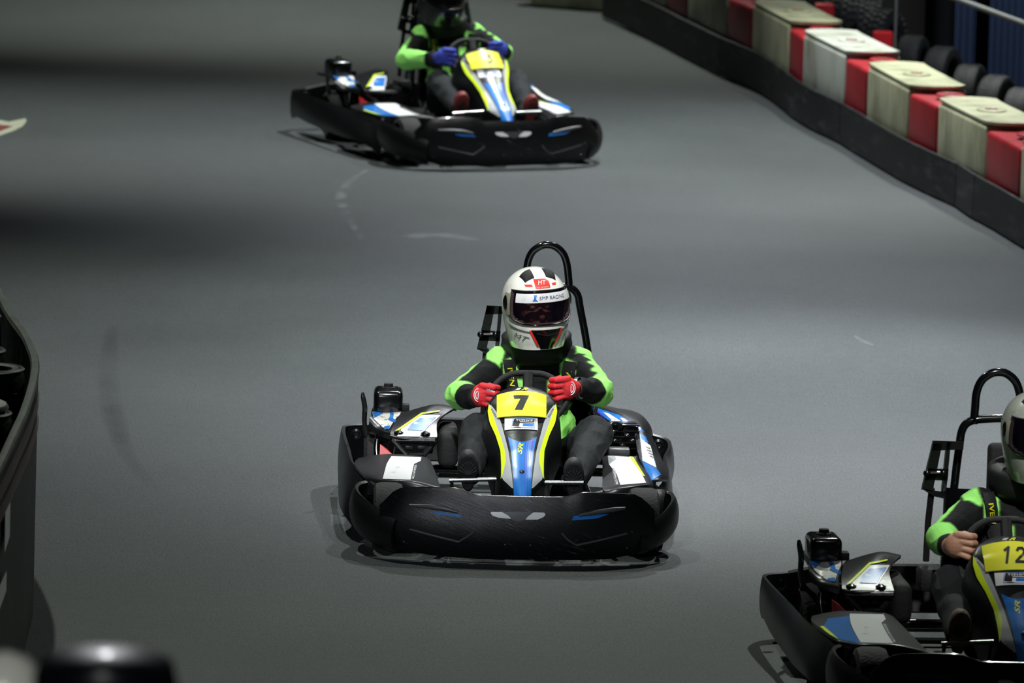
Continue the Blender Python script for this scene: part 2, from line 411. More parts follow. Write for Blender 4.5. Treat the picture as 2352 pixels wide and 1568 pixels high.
    v, f = patch(podr); keep(solid('side_pod', v, f, SHELL, root, .012, sharp=60), 'podr')
    def bvh(keys):
        vs = []; fs = []
        for k in keys:
            me = P[k].data; n = len(vs); vs += [v.co.copy() for v in me.vertices]; fs += [tuple(i+n for i in p.vertices) for p in me.polygons]
        return BVHTree.FromPolygons(vs, fs)
    RI = RZ1.inverted(); C0 = RI @ (Vector((0, 0, CH))-K1)
    def on(tree, yd, eps=.0015):
        def F(px, py):
            d = (RI.to_3x3() @ ray(px, py)).normalized(); h, n, i, dist = tree.ray_cast(C0, d)
            if h is None: return L(px, py, yd)
            if n.dot(d) > 0: n = -n
            return h+n*eps-d*eps
        return F
    Tl = bvh(['podl']); Tr = bvh(['podr'])
    Fl = on(Tl, -.3); Fr = on(Tr, -.3); Fl2 = on(Tl, -.3, .0025); Fr2 = on(Tr, -.3, .0025)
    m = MB(); poly_on(m, [(879,1100),(943,1102),(951,1066),(888,1066)], Fl, 8); poly_on(m, [(888,1066),(951,1066),(966,1059),(893,1057)], Fl, 5); poly_on(m, [(893,1057),(966,1059),(968,1050),(899,1048)], Fl, 5)
    keep(m.obj('white_pod_sticker', WHT, P['podl']), 'wpl')
    m = MB(); poly_on(m, [(944,1102),(950,1102),(959,1066),(952,1066)], Fl, 6); keep(m.obj('lettering_strip', INK, P['podl']), 'lsl')
    m = MB(); text_on(m, 'SODIKART.COM', Fl2, 951.5, 1084.5, 32, -4.6, rot=R(102), bold=.02); keep(m.obj('pod_lettering', WHT, P['podl']), 'ltl')
    m = MB(); poly_on(m, [(1425,1114),(1484,1109),(1474,1088),(1416,1088)], Fr, 8); poly_on(m, [(1416,1088),(1474,1088),(1459,1061),(1398,1066)], Fr, 6); poly_on(m, [(1398,1066),(1459,1061),(1449,1050),(1396,1047)], Fr, 5)
    keep(m.obj('white_pod_sticker', WHT, P['podr']), 'wpr')
    m = MB(); poly_on(m, [(1478,1094),(1481,1094),(1454,1050),(1445,1049)], Fr2, 8); keep(m.obj('yellow_pod_stripe', YELG, P['podr']), 'ypr')
    m = MB(); poly_on(m, [(1412,1116),(1422,1115),(1412,1076),(1404,1076)], Fr, 6); keep(m.obj('lettering_strip', INK, P['podr']), 'lsr')
    m = MB(); text_on(m, 'SODIKART.COM', Fr2, 1413.5, 1095.5, 36, 4.6, rot=R(-104)+PI, bold=.02); keep(m.obj('pod_lettering', WHT, P['podr']), 'ltr')
    # ---- left rear cover with fuel tank
    cov = [[(894,1012,.16),(920,1014,.14),(960,1015,.14),(1004,1014,.16)],
           [(896,1003,.15),(920,1005,.13),(960,1006,.13),(1004,1006,.15)],
           [(897,994,.17),(925,997,.16),(965,998,.16),(1004,999,.17)],
           [(903,976,.26),(935,972,.26),(972,972,.26),(1004,970,.28)],
           [(915,958,.38),(948,950,.38),(985,944,.38),(1020,952,.40)],
           [(930,946,.50),(970,934,.50),(1005,928,.50),(1045,936,.50)],
           [(950,946,.58),(990,936,.58),(1020,932,.58),(1050,938,.58)]]
    v, f = patch(cov); keep(solid('engine_cover', v, f, SHELL, root, .012, sharp=60), 'covl')
    cov2 = [[(846,985,.40),(870,1000,.34),(896,1010,.22)],
            [(849,962,.42),(872,986,.36),(896,995,.22)],
            [(854,952,.46),(876,972,.42),(899,985,.30)],
            [(853,944,.54),(890,948,.52),(912,958,.42)],
            [(856,936,.66),(892,938,.66),(928,942,.56)],
            [(858,926,.80),(895,928,.80),(940,932,.72)]]
    v, f = patch(cov2); keep(solid('tank_deck', v, f, SHELL, root, .012, sharp=60), 'deck')
    # front face with grille slot
    m = MB()
    for a, b in [((902,1010),(935,1046)), ((1000,1012),(972,1046)), ((902,1011),(1000,1012)), ((930,1044),(975,1044))]:
        m.tube([L(*a, .15), L(*b, .12)], .012, 8)
    keep(m.obj('cover_frame', BLK, P['covl']), 'cfr')
    m = MB()
    c = L(955,1026,.18); m.box(c, (.14,.03,.05), bev=.008)
    keep(m.obj('hour_meter', BLKM, P['covl']), 'hm')
    m = MB()
    for px, w in [(940,.035),(970,.04)]: m.box(L(px,1027,.16), (w,.008,.016), bev=.003)
    keep(m.obj('meter_window', GREYP, P['hm']), 'hw')
    Tc = bvh(['covl']); Fc = on(Tc, .3); Fc2 = on(Tc, .3, .003); Td = bvh(['deck']); Fd = on(Td, .4); Fd2 = on(Td, .4, .003)
    m = MB(); poly_on(m, [(908,990),(912,992),(970,952),(968,949)], Fc2, 8); poly_on(m, [(968,949),(970,952),(1008,946),(1010,943)], Fc2, 6); keep(m.obj('yellow_cover_stripe', YELG, P['covl']), 'ycs')
    m = MB(); poly_on(m, [(912,1002),(962,1003),(985,978),(925,980)], Fc, 8); poly_on(m, [(925,980),(985,978),(1012,954),(968,953)], Fc, 8); keep(m.obj('white_cover_sticker', WHT, P['covl']), 'wcs')
    m = MB(); poly_on(m, [(935,988),(970,990),(985,974),(945,974)], Fc2, 6); poly_on(m, [(945,974),(985,974),(1002,959),(965,961)], Fc2, 6); keep(m.obj('blue_cover_patch', BLUED, P['covl']), 'bcs')
    for k, (a, b) in enumerate([(916,994),(977,996)]):
        p = Fc(a, b); keep(MB().lathe([(0,.010),(.008,.009),(.014,.004),(.019,.003),(.020,-.004)], 16, Matrix.Translation(p)).obj('cover_bolt', BLKG, P['covl']), 'cb%d' % k)
    m = MB(); poly_on(m, [(858,962),(884,986),(893,986),(912,958)], Fd, 8); poly_on(m, [(858,962),(912,958),(924,944),(855,946)], Fd, 8); keep(m.obj('white_deck_sticker', WHTD, P['deck']), 'wds')
    m = MB()
    for q in [[(855,946),(858,960),(880,950),(878,946)], [(896,962),(903,968),(905,950),(896,946)], [(892,964),(896,958),(912,966),(908,972)], [(880,984),(893,987),(897,978),(884,980)], [(896,946),(906,948),(908,944),(898,943)]]: poly_on(m, q, Fd2, 4)
    keep(m.obj('blue_deck_mark', BLUE, P['deck']), 'bdm')
    # fuel tank
    a = L(858,943,.52); b = L(925,943,.52); tz = L(890,895,.56).z
    w = b.x-a.x; ctr = Vector(((a.x+b.x)/2, .60, (a.z+tz)/2-.01))
    tk = keep(MB().box(ctr, (w, .17, tz-a.z+.02), bev=.022, seg=4).obj('fuel_tank', BLKG, root), 'tank')
    keep(MB().lathe([(0,.022),(.018,.021),(.02,.008),(.028,.006),(.030,-.002)], 20, Matrix.Translation((ctr.x, ctr.y, tz))).obj('tank_cap', BLKM, tk), 'tcap')
    keep(MB().box((ctr.x+w/2+.012, ctr.y-.05, a.z+.012), (.03,.05,.03), bev=.004).obj('tank_strap', BLKM, tk), 'tstrap')
    # bent guard bar beside the tank
    pts = [L(842,1062,.46), L(846,1040,.48), L(845,1015,.5), L(842,994,.5), L(837,969,.5), L(838,936,.5), L(834,912,.5), L(833,901,.5)]
    keep(MB().tube(pts, [.013,.013,.014,.012,.010,.011,.010,.005], 12, sm=4).obj('guard_bar', CHROME, root), 'gbar')
    keep(MB().tube([L(866,1052,.3), L(864,1030,.32), L(866,1010,.34)], .011, 10, sm=3).obj('cable_sleeve', BLKG, root), 'csl')
    m = MB(); q = [L(873,1020,.12), L(890,1032,.12), L(904,1046,.10), L(872,1047,.10)]; q += [p+Vector((0,.012,0)) for p in q]
    m.add(q, [(0,1,2,3),(7,6,5,4),(0,4,5,1),(1,5,6,2),(2,6,7,3),(3,7,4,0)]); keep(m.obj('red_bracket', REDP, root, smooth=False), 'rbr')
    # ---- right side: engine and its cover
    ex = L(1432,1005,.30)
    m = MB().box(ex+Vector((0,.03,-.03)), (.12,.13,.17), bev=.012)
    eng = keep(m.obj('engine', BLKG, root), 'eng')
    m = MB()
    for i in range(6): m.box(ex+Vector((.01,-.045,-.06+.024*i)), (.105,.03,.009), bev=.003)
    keep(m.obj('cooling_fins', BLKG, eng), 'fins')
    keep(MB().tube([L(1398,985,.2), L(1404,975,.24), L(1415,974,.26), L(1425,978,.22)], .011, 10, sm=4).obj('engine_hose', BLKG, eng), 'hose')
    m = MB()
    for p in [(1408,992),(1412,1012),(1440,1000),(1452,1012),(1430,1022)]: m.ball(L(*p, .19), (.012,.01,.008), 12)
    keep(m.obj('engine_bolts', CHROME, eng), 'ebl')
    keep(MB().box(L(1422,1036,.10), (.085,.06,.03), bev=.008).obj('footwell_cover', GREYP, root), 'fwc')
    arch = [[(1360,952,.70),(1366,943,.72),(1372,936,.76),(1385,936,.84)],
            [(1388,966,.52),(1398,956,.56),(1404,945,.62),(1420,944,.76)],
            [(1418,974,.42),(1428,964,.46),(1436,955,.52),(1446,948,.72)],
            [(1446,984,.34),(1456,976,.38),(1464,970,.44),(1470,958,.62)],
            [(1462,992,.30),(1470,988,.32),(1480,990,.36),(1488,980,.52)],
            [(1466,1010,.28),(1476,1008,.28),(1488,1006,.32),(1494,1002,.46)]]
    v, f = patch(arch); keep(solid('side_fairing', v, f, SHELL, root, .012, sharp=60), 'fair')
    side = [[(1455,990,.30),(1474,996,.28),(1490,1003,.34)],
            [(1462,1015,.20),(1480,1018,.18),(1500,1022,.26)],
            [(1466,1045,.06),(1488,1048,.04),(1512,1050,.14)],
            [(1476,1070,-.12),(1500,1072,-.14),(1524,1076,-.02)],
            [(1488,1095,-.28),(1508,1092,-.28),(1530,1096,-.16)],
            [(1494,1112,-.38),(1512,1106,-.34),(1530,1106,-.24)]]
    v, f = patch(side); keep(solid('side_panel', v, f, SHELL, root, .012, sharp=60), 'side')
    Ta = bvh(['fair']); Fa = on(Ta, .5); Fa2 = on(Ta, .5, .003); Ts = bvh(['side']); Fs = on(Ts, 0); Fs2 = on(Ts, 0, .003)
    m = MB(); poly_on(m, [(1372,948),(1374,938),(1420,952),(1404,968)], Fa, 8); poly_on(m, [(1404,968),(1420,952),(1466,978),(1456,988)], Fa, 8); poly_on(m, [(1456,988),(1466,978),(1480,992),(1474,995)], Fa, 4); keep(m.obj('blue_fairing_sticker', BLUE, P['fair']), 'bfs')
    m = MB(); poly_on(m, [(1386,948),(1398,950),(1432,972),(1406,966)], Fa2, 6); poly_on(m, [(1424,960),(1434,962),(1462,984),(1436,974)], Fa2, 6); keep(m.obj('white_fairing_flash', WHTD, P['fair']), 'wff')
    m = MB(); poly_on(m, [(1372,946),(1376,945),(1394,964),(1388,964)], Fa2, 3); keep(m.obj('violet_fairing_stripe', PURP, P['fair']), 'vfs')
    m = MB(); poly_on(m, [(1472,1051),(1476,1062),(1506,1076),(1505,1058)], Fs, 6); poly_on(m, [(1476,1062),(1494,1106),(1518,1090),(1506,1074)], Fs, 6); keep(m.obj('blue_panel_sticker', BLUE, P['side']), 'bps2'); m = MB(); poly_on(m, [(1468,996),(1470,1008),(1489,1018),(1482,1002)], Fs, 4); keep(m.obj('blue_panel_sticker', BLUED if False else BLUE, P['side']), 'bps')
    m = MB(); poly_on(m, [(1471,1008),(1476,1059),(1507,1075),(1493,1024)], Fs2, 8); keep(m.obj('white_panel_sticker', WHTD, P['side']), 'wps')
    m = MB()
    for i in range(4): poly_on(m, [(1482+i*3,1026+i*7),(1492+i*3,1030+i*7),(1493+i*3,1033+i*7),(1483+i*3,1029+i*7)], on(Ts, 0, .004), 2)
    keep(m.obj('sticker_print', GREYI, P['side']), 'spr')
    keep(MB().tube([L(1461,992,.26), L(1466,1020,.17), L(1470,1048,.05)], .008, 8).obj('cover_pillar', BLKG, P['side']), 'pil')
    # ---- nose fairing with the number plate
    hw = [(888,20),(890,28),(895,45),(905,62),(925,77),(945,80),(970,76),(1000,62),(1035,51),(1070,49),(1100,50),(1120,38),(1142,24)]
    yy = [(888,-.35),(925,-.42),(970,-.49),(1000,-.55),(1035,-.62),(1070,-.70),(1100,-.76),(1142,-.83)]
    def Fn(dx, py, off=0.0):
        w = lerp(hw, py); q = dx/w
        return L(1200+dx, py, lerp(yy, py)+.05*q*q-.012-off)
    # main skin, with side walls
    v = []; f = []; NU = 28; rows = [1142-254*j/40 for j in range(41)]
    for py in rows:
        w = lerp(hw, py)
        pts = [Fn(w*(-1+2*i/NU), py) for i in range(NU+1)]
        a = pts[0]; b = pts[-1]
        lft = [a+Vector((-.018*k, .05*k+.02*k*k, -.07*k*k-.005*k)) for k in (1.6, .8, .25)]; rgt = [b+Vector((.018*k, .05*k+.02*k*k, -.07*k*k-.005*k)) for k in (.25, .8, 1.6)]
        v += lft+pts+rgt
    W = NU+7
    f = [(j*W+i, j*W+i+1, (j+1)*W+i+1, (j+1)*W+i) for j in range(40) for i in range(W-1)]
    nose = keep(solid('nose_fairing', v, f, SHELL, root, .008, sharp=70), 'nose')
    def band(name, tabs, m, off, key, mirror=True, y0=None, y1=None, n=30, nu=3, par=None):
        ta, tb = tabs; lo = y0 or max(ta[0][0], tb[0][0]); hi = y1 or min(ta[-1][0], tb[-1][0]); mb = MB()
        for s in ((-1, 1) if mirror else (1,)):
            def PP(u, w):
                py = lo+(hi-lo)*w; a = lerp(ta, py); b = lerp(tb, py); return Fn(s*(a+(b-a)*u), py, off)
            mb.add(*grid(PP, nu, n))
        return keep(mb.obj(name, m, par or nose), key)
    yo = [(926,77),(945,80),(970,75.5),(1000,61.5),(1035,50.5),(1065,49),(1090,49),(1100,50)]
    yw = [(926,77),(945,70),(970,62),(1000,51),(1035,40),(1060,38.5),(1090,46),(1100,50)]
    wi = [(930,72),(945,60),(970,49),(1000,41),(1035,32),(1070,27),(1100,23),(1121,21)]
    wo = [(930,77),(945,70),(970,62),(1000,51),(1035,40),(1060,38.5),(1090,46),(1098,48),(1121,24)]
    band('yellow_green_stripe', (yw, yo), YELG, .002, 'nyg')
    band('light_grey_stripe', (wi, wo), LGREY, .002, 'nlg')
    bo = [(1003,33),(1035,26.5),(1065,23),(1100,21),(1140,20)]
    mb = MB()
    def PB(u, w):
        a = (u*2-1); t0 = 1003+11*(1-(abs(a))**2)  # concave top edge
        py = 1139+(t0-1139)*w; return Fn(a*lerp(bo, py), py, .002)
    mb.add(*grid(PB, 14, 24)); bl = keep(mb.obj('blue_nose_sticker', BLUE, nose), 'nbl')
    mb = MB()
    for x0, x1, g in ((6,7.5,1),(11,13,1),(16,18,1),(20,25,.0)):
        def PS(u, w):
            py = 1012+(1136-1012)*w*(1 if x0 < 19 else .35); a = x0+(x1-x0)*u*(1-w*.6); 
            return Fn(min(a*lerp(bo, py)/29, lerp(bo, py)-.5), py, .003)
        mb.add(*grid(PS, 1, 20))
    keep(mb.obj('violet_nose_stripes', PURP, bl), 'nvs')
    mb = MB(); text_on(mb, 'SR', lambda a, b: Fn(a, -b, .0035), -5, -1030, 26, 11, rot=R(80), shear=.3, bold=.03); keep(mb.obj('nose_lettering', YINK, bl), 'nsr')
    mb = MB().lathe([(0,.008),(.006,.007),(.010,.002),(.011,-.003)], 14, Matrix.Translation(Fn(-1,1084)) @ Matrix.Rotation(R(60), 4, 'X')); keep(mb.obj('nose_bolt', CHROME, nose), 'nbt')
    def Fp(dx, py, off=0.0): # bent number plate
        q = dx/57; return L(1198+dx, py+(10 if py < 925 else 4)*q*q, lerp(yy, py)-.034+.028*q*q-off)
    mb = MB(); v, f = grid(lambda u, w: Fp(-57+114*u, 954.5-57.5*w), 16, 10)
    plate = keep(solid('number_plate', v, f, YEL, root, .004), 'plate')
    mb = MB(); v, f = grid(lambda u, w: Fn(-41+76*u, 985-28*w+2.5*abs(2*u-1)**2, .004), 12, 5)
    st = keep(mk('tournament_sticker', v, f, WHT, nose), 'tst')
    F3 = lambda a, b: Fn(a, -b, .0055); F4 = lambda a, b: Fn(a, -b, .007)
    mb = MB(); poly_on(mb, [(-26,-981.5),(28,-983),(30,-961),(-21,-959.5)], F3, 6); keep(mb.obj('sticker_frame', BLUE, st), 'stf')
    mb = MB(); poly_on(mb, [(-25,-980.5),(27,-982),(29,-962),(-20,-960.5)], lambda a, b: Fn(a, -b, .0062), 6); keep(mb.obj('sticker_field', WHT, st), 'stw')
    mb = MB(); poly_on(mb, [(-24,-978),(-8,-979),(-5,-966),(-19,-961.5)], F4, 4); poly_on(mb, [(-10,-969),(27,-970),(27,-972),(-10,-971)], F4, 4); poly_on(mb, [(-19,-966.5),(27,-968.5),(28,-962),(-18,-960.8)], F4, 6); poly_on(mb, [(-20,-979.5),(-4,-980),(-4,-982),(-18,-981)], F4, 2); keep(mb.obj('sticker_print', INK, st), 'stp')
    mb = MB(); text_on(mb, 'ТУРНИР', lambda a, b: Fn(a, -b, .008), 5, -964.6, 40, 4.2, rot=R(-1), bold=.03); keep(mb.obj('sticker_lettering', WHT, st), 'stl')
    mb = MB(); poly_on(mb, [(0,-978),(26,-979),(27,-973),(2,-972)], F4, 4); keep(mb.obj('sticker_bar', BLUE, st), 'stb')
    mb = MB(); poly_on(mb, [(-17,-895.5),(-8,-895.5),(-2,-890.5),(-12,-891.5)], lambda a, b: Fn(a, -b, .003), 2); keep(mb.obj('nose_top_mark', LGREY, nose), 'ntm')
    mb = MB(); text_on(mb, 'R', lambda a, b: Fn(a, -b, .004), 5, -893, 16, 5, shear=.5, bold=.04); keep(mb.obj('nose_top_lettering', YINK, nose), 'ntl')
    for s, k in ((-1, 'a'), (1, 'b')):
        mb = MB(); text_on(mb, 'EVOLUTION' , lambda a, b: Fn(a, -b, .0035), s*65.5, -948, 22, 4.2, rot=R(s*60), bold=.01); keep(mb.obj('stripe_lettering', INK, nose), 'slt'+k)
    # ---- chassis, floor, pedals, axle, wheels
    m = MB()
    for x in (-.32, .32): m.tube([(x*.9,-.8,.07),(x,-.5,.06),(x,.3,.06),(x*.9,.85,.08)], .016, 10, sm=4)
    for y in (-.72, -.1, .8): m.tube([(-.33,y,.065),(.33,y,.065)], .016, 10)
    for s in (-1, 1):
        m.tube([(s*.34,-.35,.08),(s*.56,-.35,.13),(s*.56,.25,.13),(s*.34,.25,.08)], .014, 8, sm=4)
    m.tube([(-.3,-.72,.07),(-.3,-.84,.12),(.3,-.84,.12),(.3,-.72,.07)], .013, 8, sm=3)
    keep(m.obj('chassis_frame', TUBEM, root), 'chas')
    keep(MB().box((0,-.35,.045), (.58,.78,.01), bev=.004).obj('floor_tray', BLKM, root), 'tray')
    for k, (a, b) in enumerate([((1032,1103),(1140,1100)), ((1243,1108),(1340,1108))]):
        p, q = L(*a, -.70), L(*b, -.70)
        keep(MB().tube([p, q], .0085, 12).obj('pedal_bar', STEEL, root), 'pbar%d' % k)
        m = MB()
        m.tube([p+Vector((.01,.0,0)), (p.x+.01,-.62,.06)], .007, 8); m.tube([q+Vector((-.01,0,0)), (q.x-.01,-.62,.06)], .007, 8)
        keep(m.obj('pedal', CHROME, root), 'ped%d' % k)
    keep(MB().tube([(-.62,.5,.135),(.62,.5,.135)], .018, 12).obj('rear_axle', TUBEM, root), 'axle')
    def wheel(x, y, r, w, key):
        M = Matrix.Translation((x, y, r)) @ Matrix.Rotation(PI/2, 4, 'Y')
        h = w/2
        o = keep(MB().lathe([(r*.52,-h*.8),(r*.8,-h),(r*.95,-h*.85),(r,-h*.5),(r,0),(r,h*.5),(r*.95,h*.85),(r*.8,h),(r*.52,h*.8)], 32, M).obj('wheel', RUB, root), key)
        keep(MB().lathe([(0,-h*.2),(r*.2,-h*.25),(r*.3,-h*.1),(r*.48,-h*.3),(r*.54,-h*.8),(r*.55,-h*.84),(r*.55,h*.84),(r*.54,h*.8),(r*.48,h*.3),(r*.3,h*.1),(r*.2,h*.25),(0,h*.2)], 24, M).obj('rim', STEEL, o), key+'r')
    wheel(-.50,-.62,.13,.12,'w1'); wheel(.50,-.62,.13,.12,'w2'); wheel(-.50,.52,.14,.19,'w3'); wheel(.50,.52,.14,.19,'w4')
    # ---- seat shell
    sc = L(1232, 1000, .42).x
    def seat(u, w):
        a = (u-.5)*PI*1.02; prof = [(0,.02,.10),(.25,.22,.085),(.42,.40,.12),(.55,.50,.22),(.75,.56,.42),(1,.62,.62)]
        yb = lerp([(p[0], p[1]) for p in prof], w); zb = lerp([(p[0], p[2]) for p in prof], w)
        wd = lerp([(0,.17),(.4,.20),(.6,.215),(1,.17)], w); wr = lerp([(0,.06),(.4,.20),(.7,.26),(1,.09)], w)
        x = math.sin(a)*wd; k = (1-math.cos(a))
        return Vector((sc+x, yb-k*wr*.75-.03, zb+k*wr*(.65 if w < .5 else .2)))
    vv, ff = grid(seat, 24, 24); keep(solid('seat', vv, ff, BLKG, root, .008, sharp=80), 'seat')
    keep(MB().box(L(1268,760,.62)+Vector((0,.02,-.06)), (.12,.05,.30), bev=.02, seg=3).obj('headrest', BLKM, root), 'head')
    keep(MB().box(L(1028,1020,.42), (.08,.32,.15), bev=.03, seg=4).obj('dark_gap_box', BLKM, root), 'ssg')  # black box added to darken the gap beside the seat
    # ---- roll hoop
    Yh = .66; Xh = L(1257, 655, Yh).x
    def H_(px, py): return L(px, py, Yh)
    arch = [H_(1207,668), H_(1209,640), H_(1212,605), H_(1222,580), H_(1240,566), H_(1257,562), H_(1275,566), H_(1293,582), H_(1302,607), H_(1306,640), H_(1307,655)]
    low = [H_(1150,1030), H_(1154,960), H_(1160,880), H_(1167,800), H_(1177,715), H_(1184,678), H_(1202,662), H_(1240,658), H_(1280,658), H_(1308,660), H_(1326,676), H_(1333,710), H_(1346,780), H_(1355,850), H_(1358,920), H_(1352,980), H_(1352,1030)]
    hoop = keep(MB().tube(low, .0155, 14, sm=5).obj('roll_hoop', TUBEM, root), 'hoop')
    keep(MB().tube(arch, .0155, 14, sm=5).obj('hoop_arch', TUBEM, hoop), 'arch')
    for k, q in enumerate(([H_(1358,915), L(1352,960,.8), L(1345,1000,.85)], [H_(1160,880), L(1162,940,.8), L(1165,990,.85)])): keep(MB().tube(q, .014, 10).obj('hoop_brace', TUBEM, hoop), 'hbr%d' % k)
    # harness bracket left of the helmet
    def B_(px, py, dy=0): return L(px, py, .60+dy)
    m = MB()
    for q in ([(1118,702),(1137,703),(1117,806),(1095,802)], [(1146,704),(1154,704),(1145,812),(1136,810)], [(1118,701),(1181,704),(1180,720),(1115,722)], [(1106,758),(1150,760),(1148,784),(1101,782)], [(1096,800),(1146,808),(1146,822),(1120,816)]):
        v = [B_(*p, -.012) for p in q]+[B_(*p, .022) for p in q]
        m.add(v, [(0,1,2,3),(7,6,5,4),(0,4,5,1),(1,5,6,2),(2,6,7,3),(3,7,4,0)])
    keep(m.obj('harness_bracket', BLK, root, smooth=False), 'hb')
    m = MB(); m.ball(B_(1104,768,-.02), (.014,.014,.014), 12); m.ball(B_(1138,768,-.02), (.014,.014,.014), 12); m.tube([B_(1104,768,-.02), B_(1138,768,-.02)], .007, 8)
    keep(m.obj('bracket_clamp', BLKG, P['hb']), 'bc')
    keep(MB().tube([B_(1116,800), L(1112,870,.64), L(1110,950,.66)], .012, 8).obj('bracket_post', BLKM, P['hb']), 'bpst')
    m = MB().box(L(1118,985,.66), (.09,.12,.09), bev=.02); keep(m.obj('belt_reel', BLKM, P['hb']), 'reel')
    # ---- steering
    wc = L(1213, 917, -.16)
    up = (L(1208,856,-.10)-wc); up = Vector((0, up.y, up.z)).normalized(); rt = Vector((1, 0, 0)); Rw = (L(1208,857,-.10)-wc).length; Rx = .152
    ring = []
    for k in range(40):
        a = 2*PI*k/40; c, s = math.cos(a), math.sin(a)
        r = 1.0
        y = s if s < .93 else .93+ (s-.93)*.2
        ring.append(wc+rt*(Rx*c*(1.0 if s > -.2 else .96))+up*(Rw*y*(1.06 if s > 0 else .98)))
    st = keep(MB().tube(ring, .0125, 12, closed=True).obj('steering_wheel', BLKM, root), 'steer')
    m = MB()
    nrm = rt.cross(up)
    for d in ((0,1), (-.95,-.3), (.95,-.3)): m.tube([wc-nrm*0, wc+rt*(Rx*d[0])+up*(Rw*d[1])], .011 if d[0] else .022, 8)
    m.ball(wc, (.04,.03,.04), 16); keep(m.obj('steering_hub', BLKM, st), 'hub')
    keep(MB().tube([wc+Vector((0,-.01,-.01)), (wc.x-.0,-.6,.14)], .011, 8).obj('steering_column', TUBEM, root), 'scol')
    return P, Fp

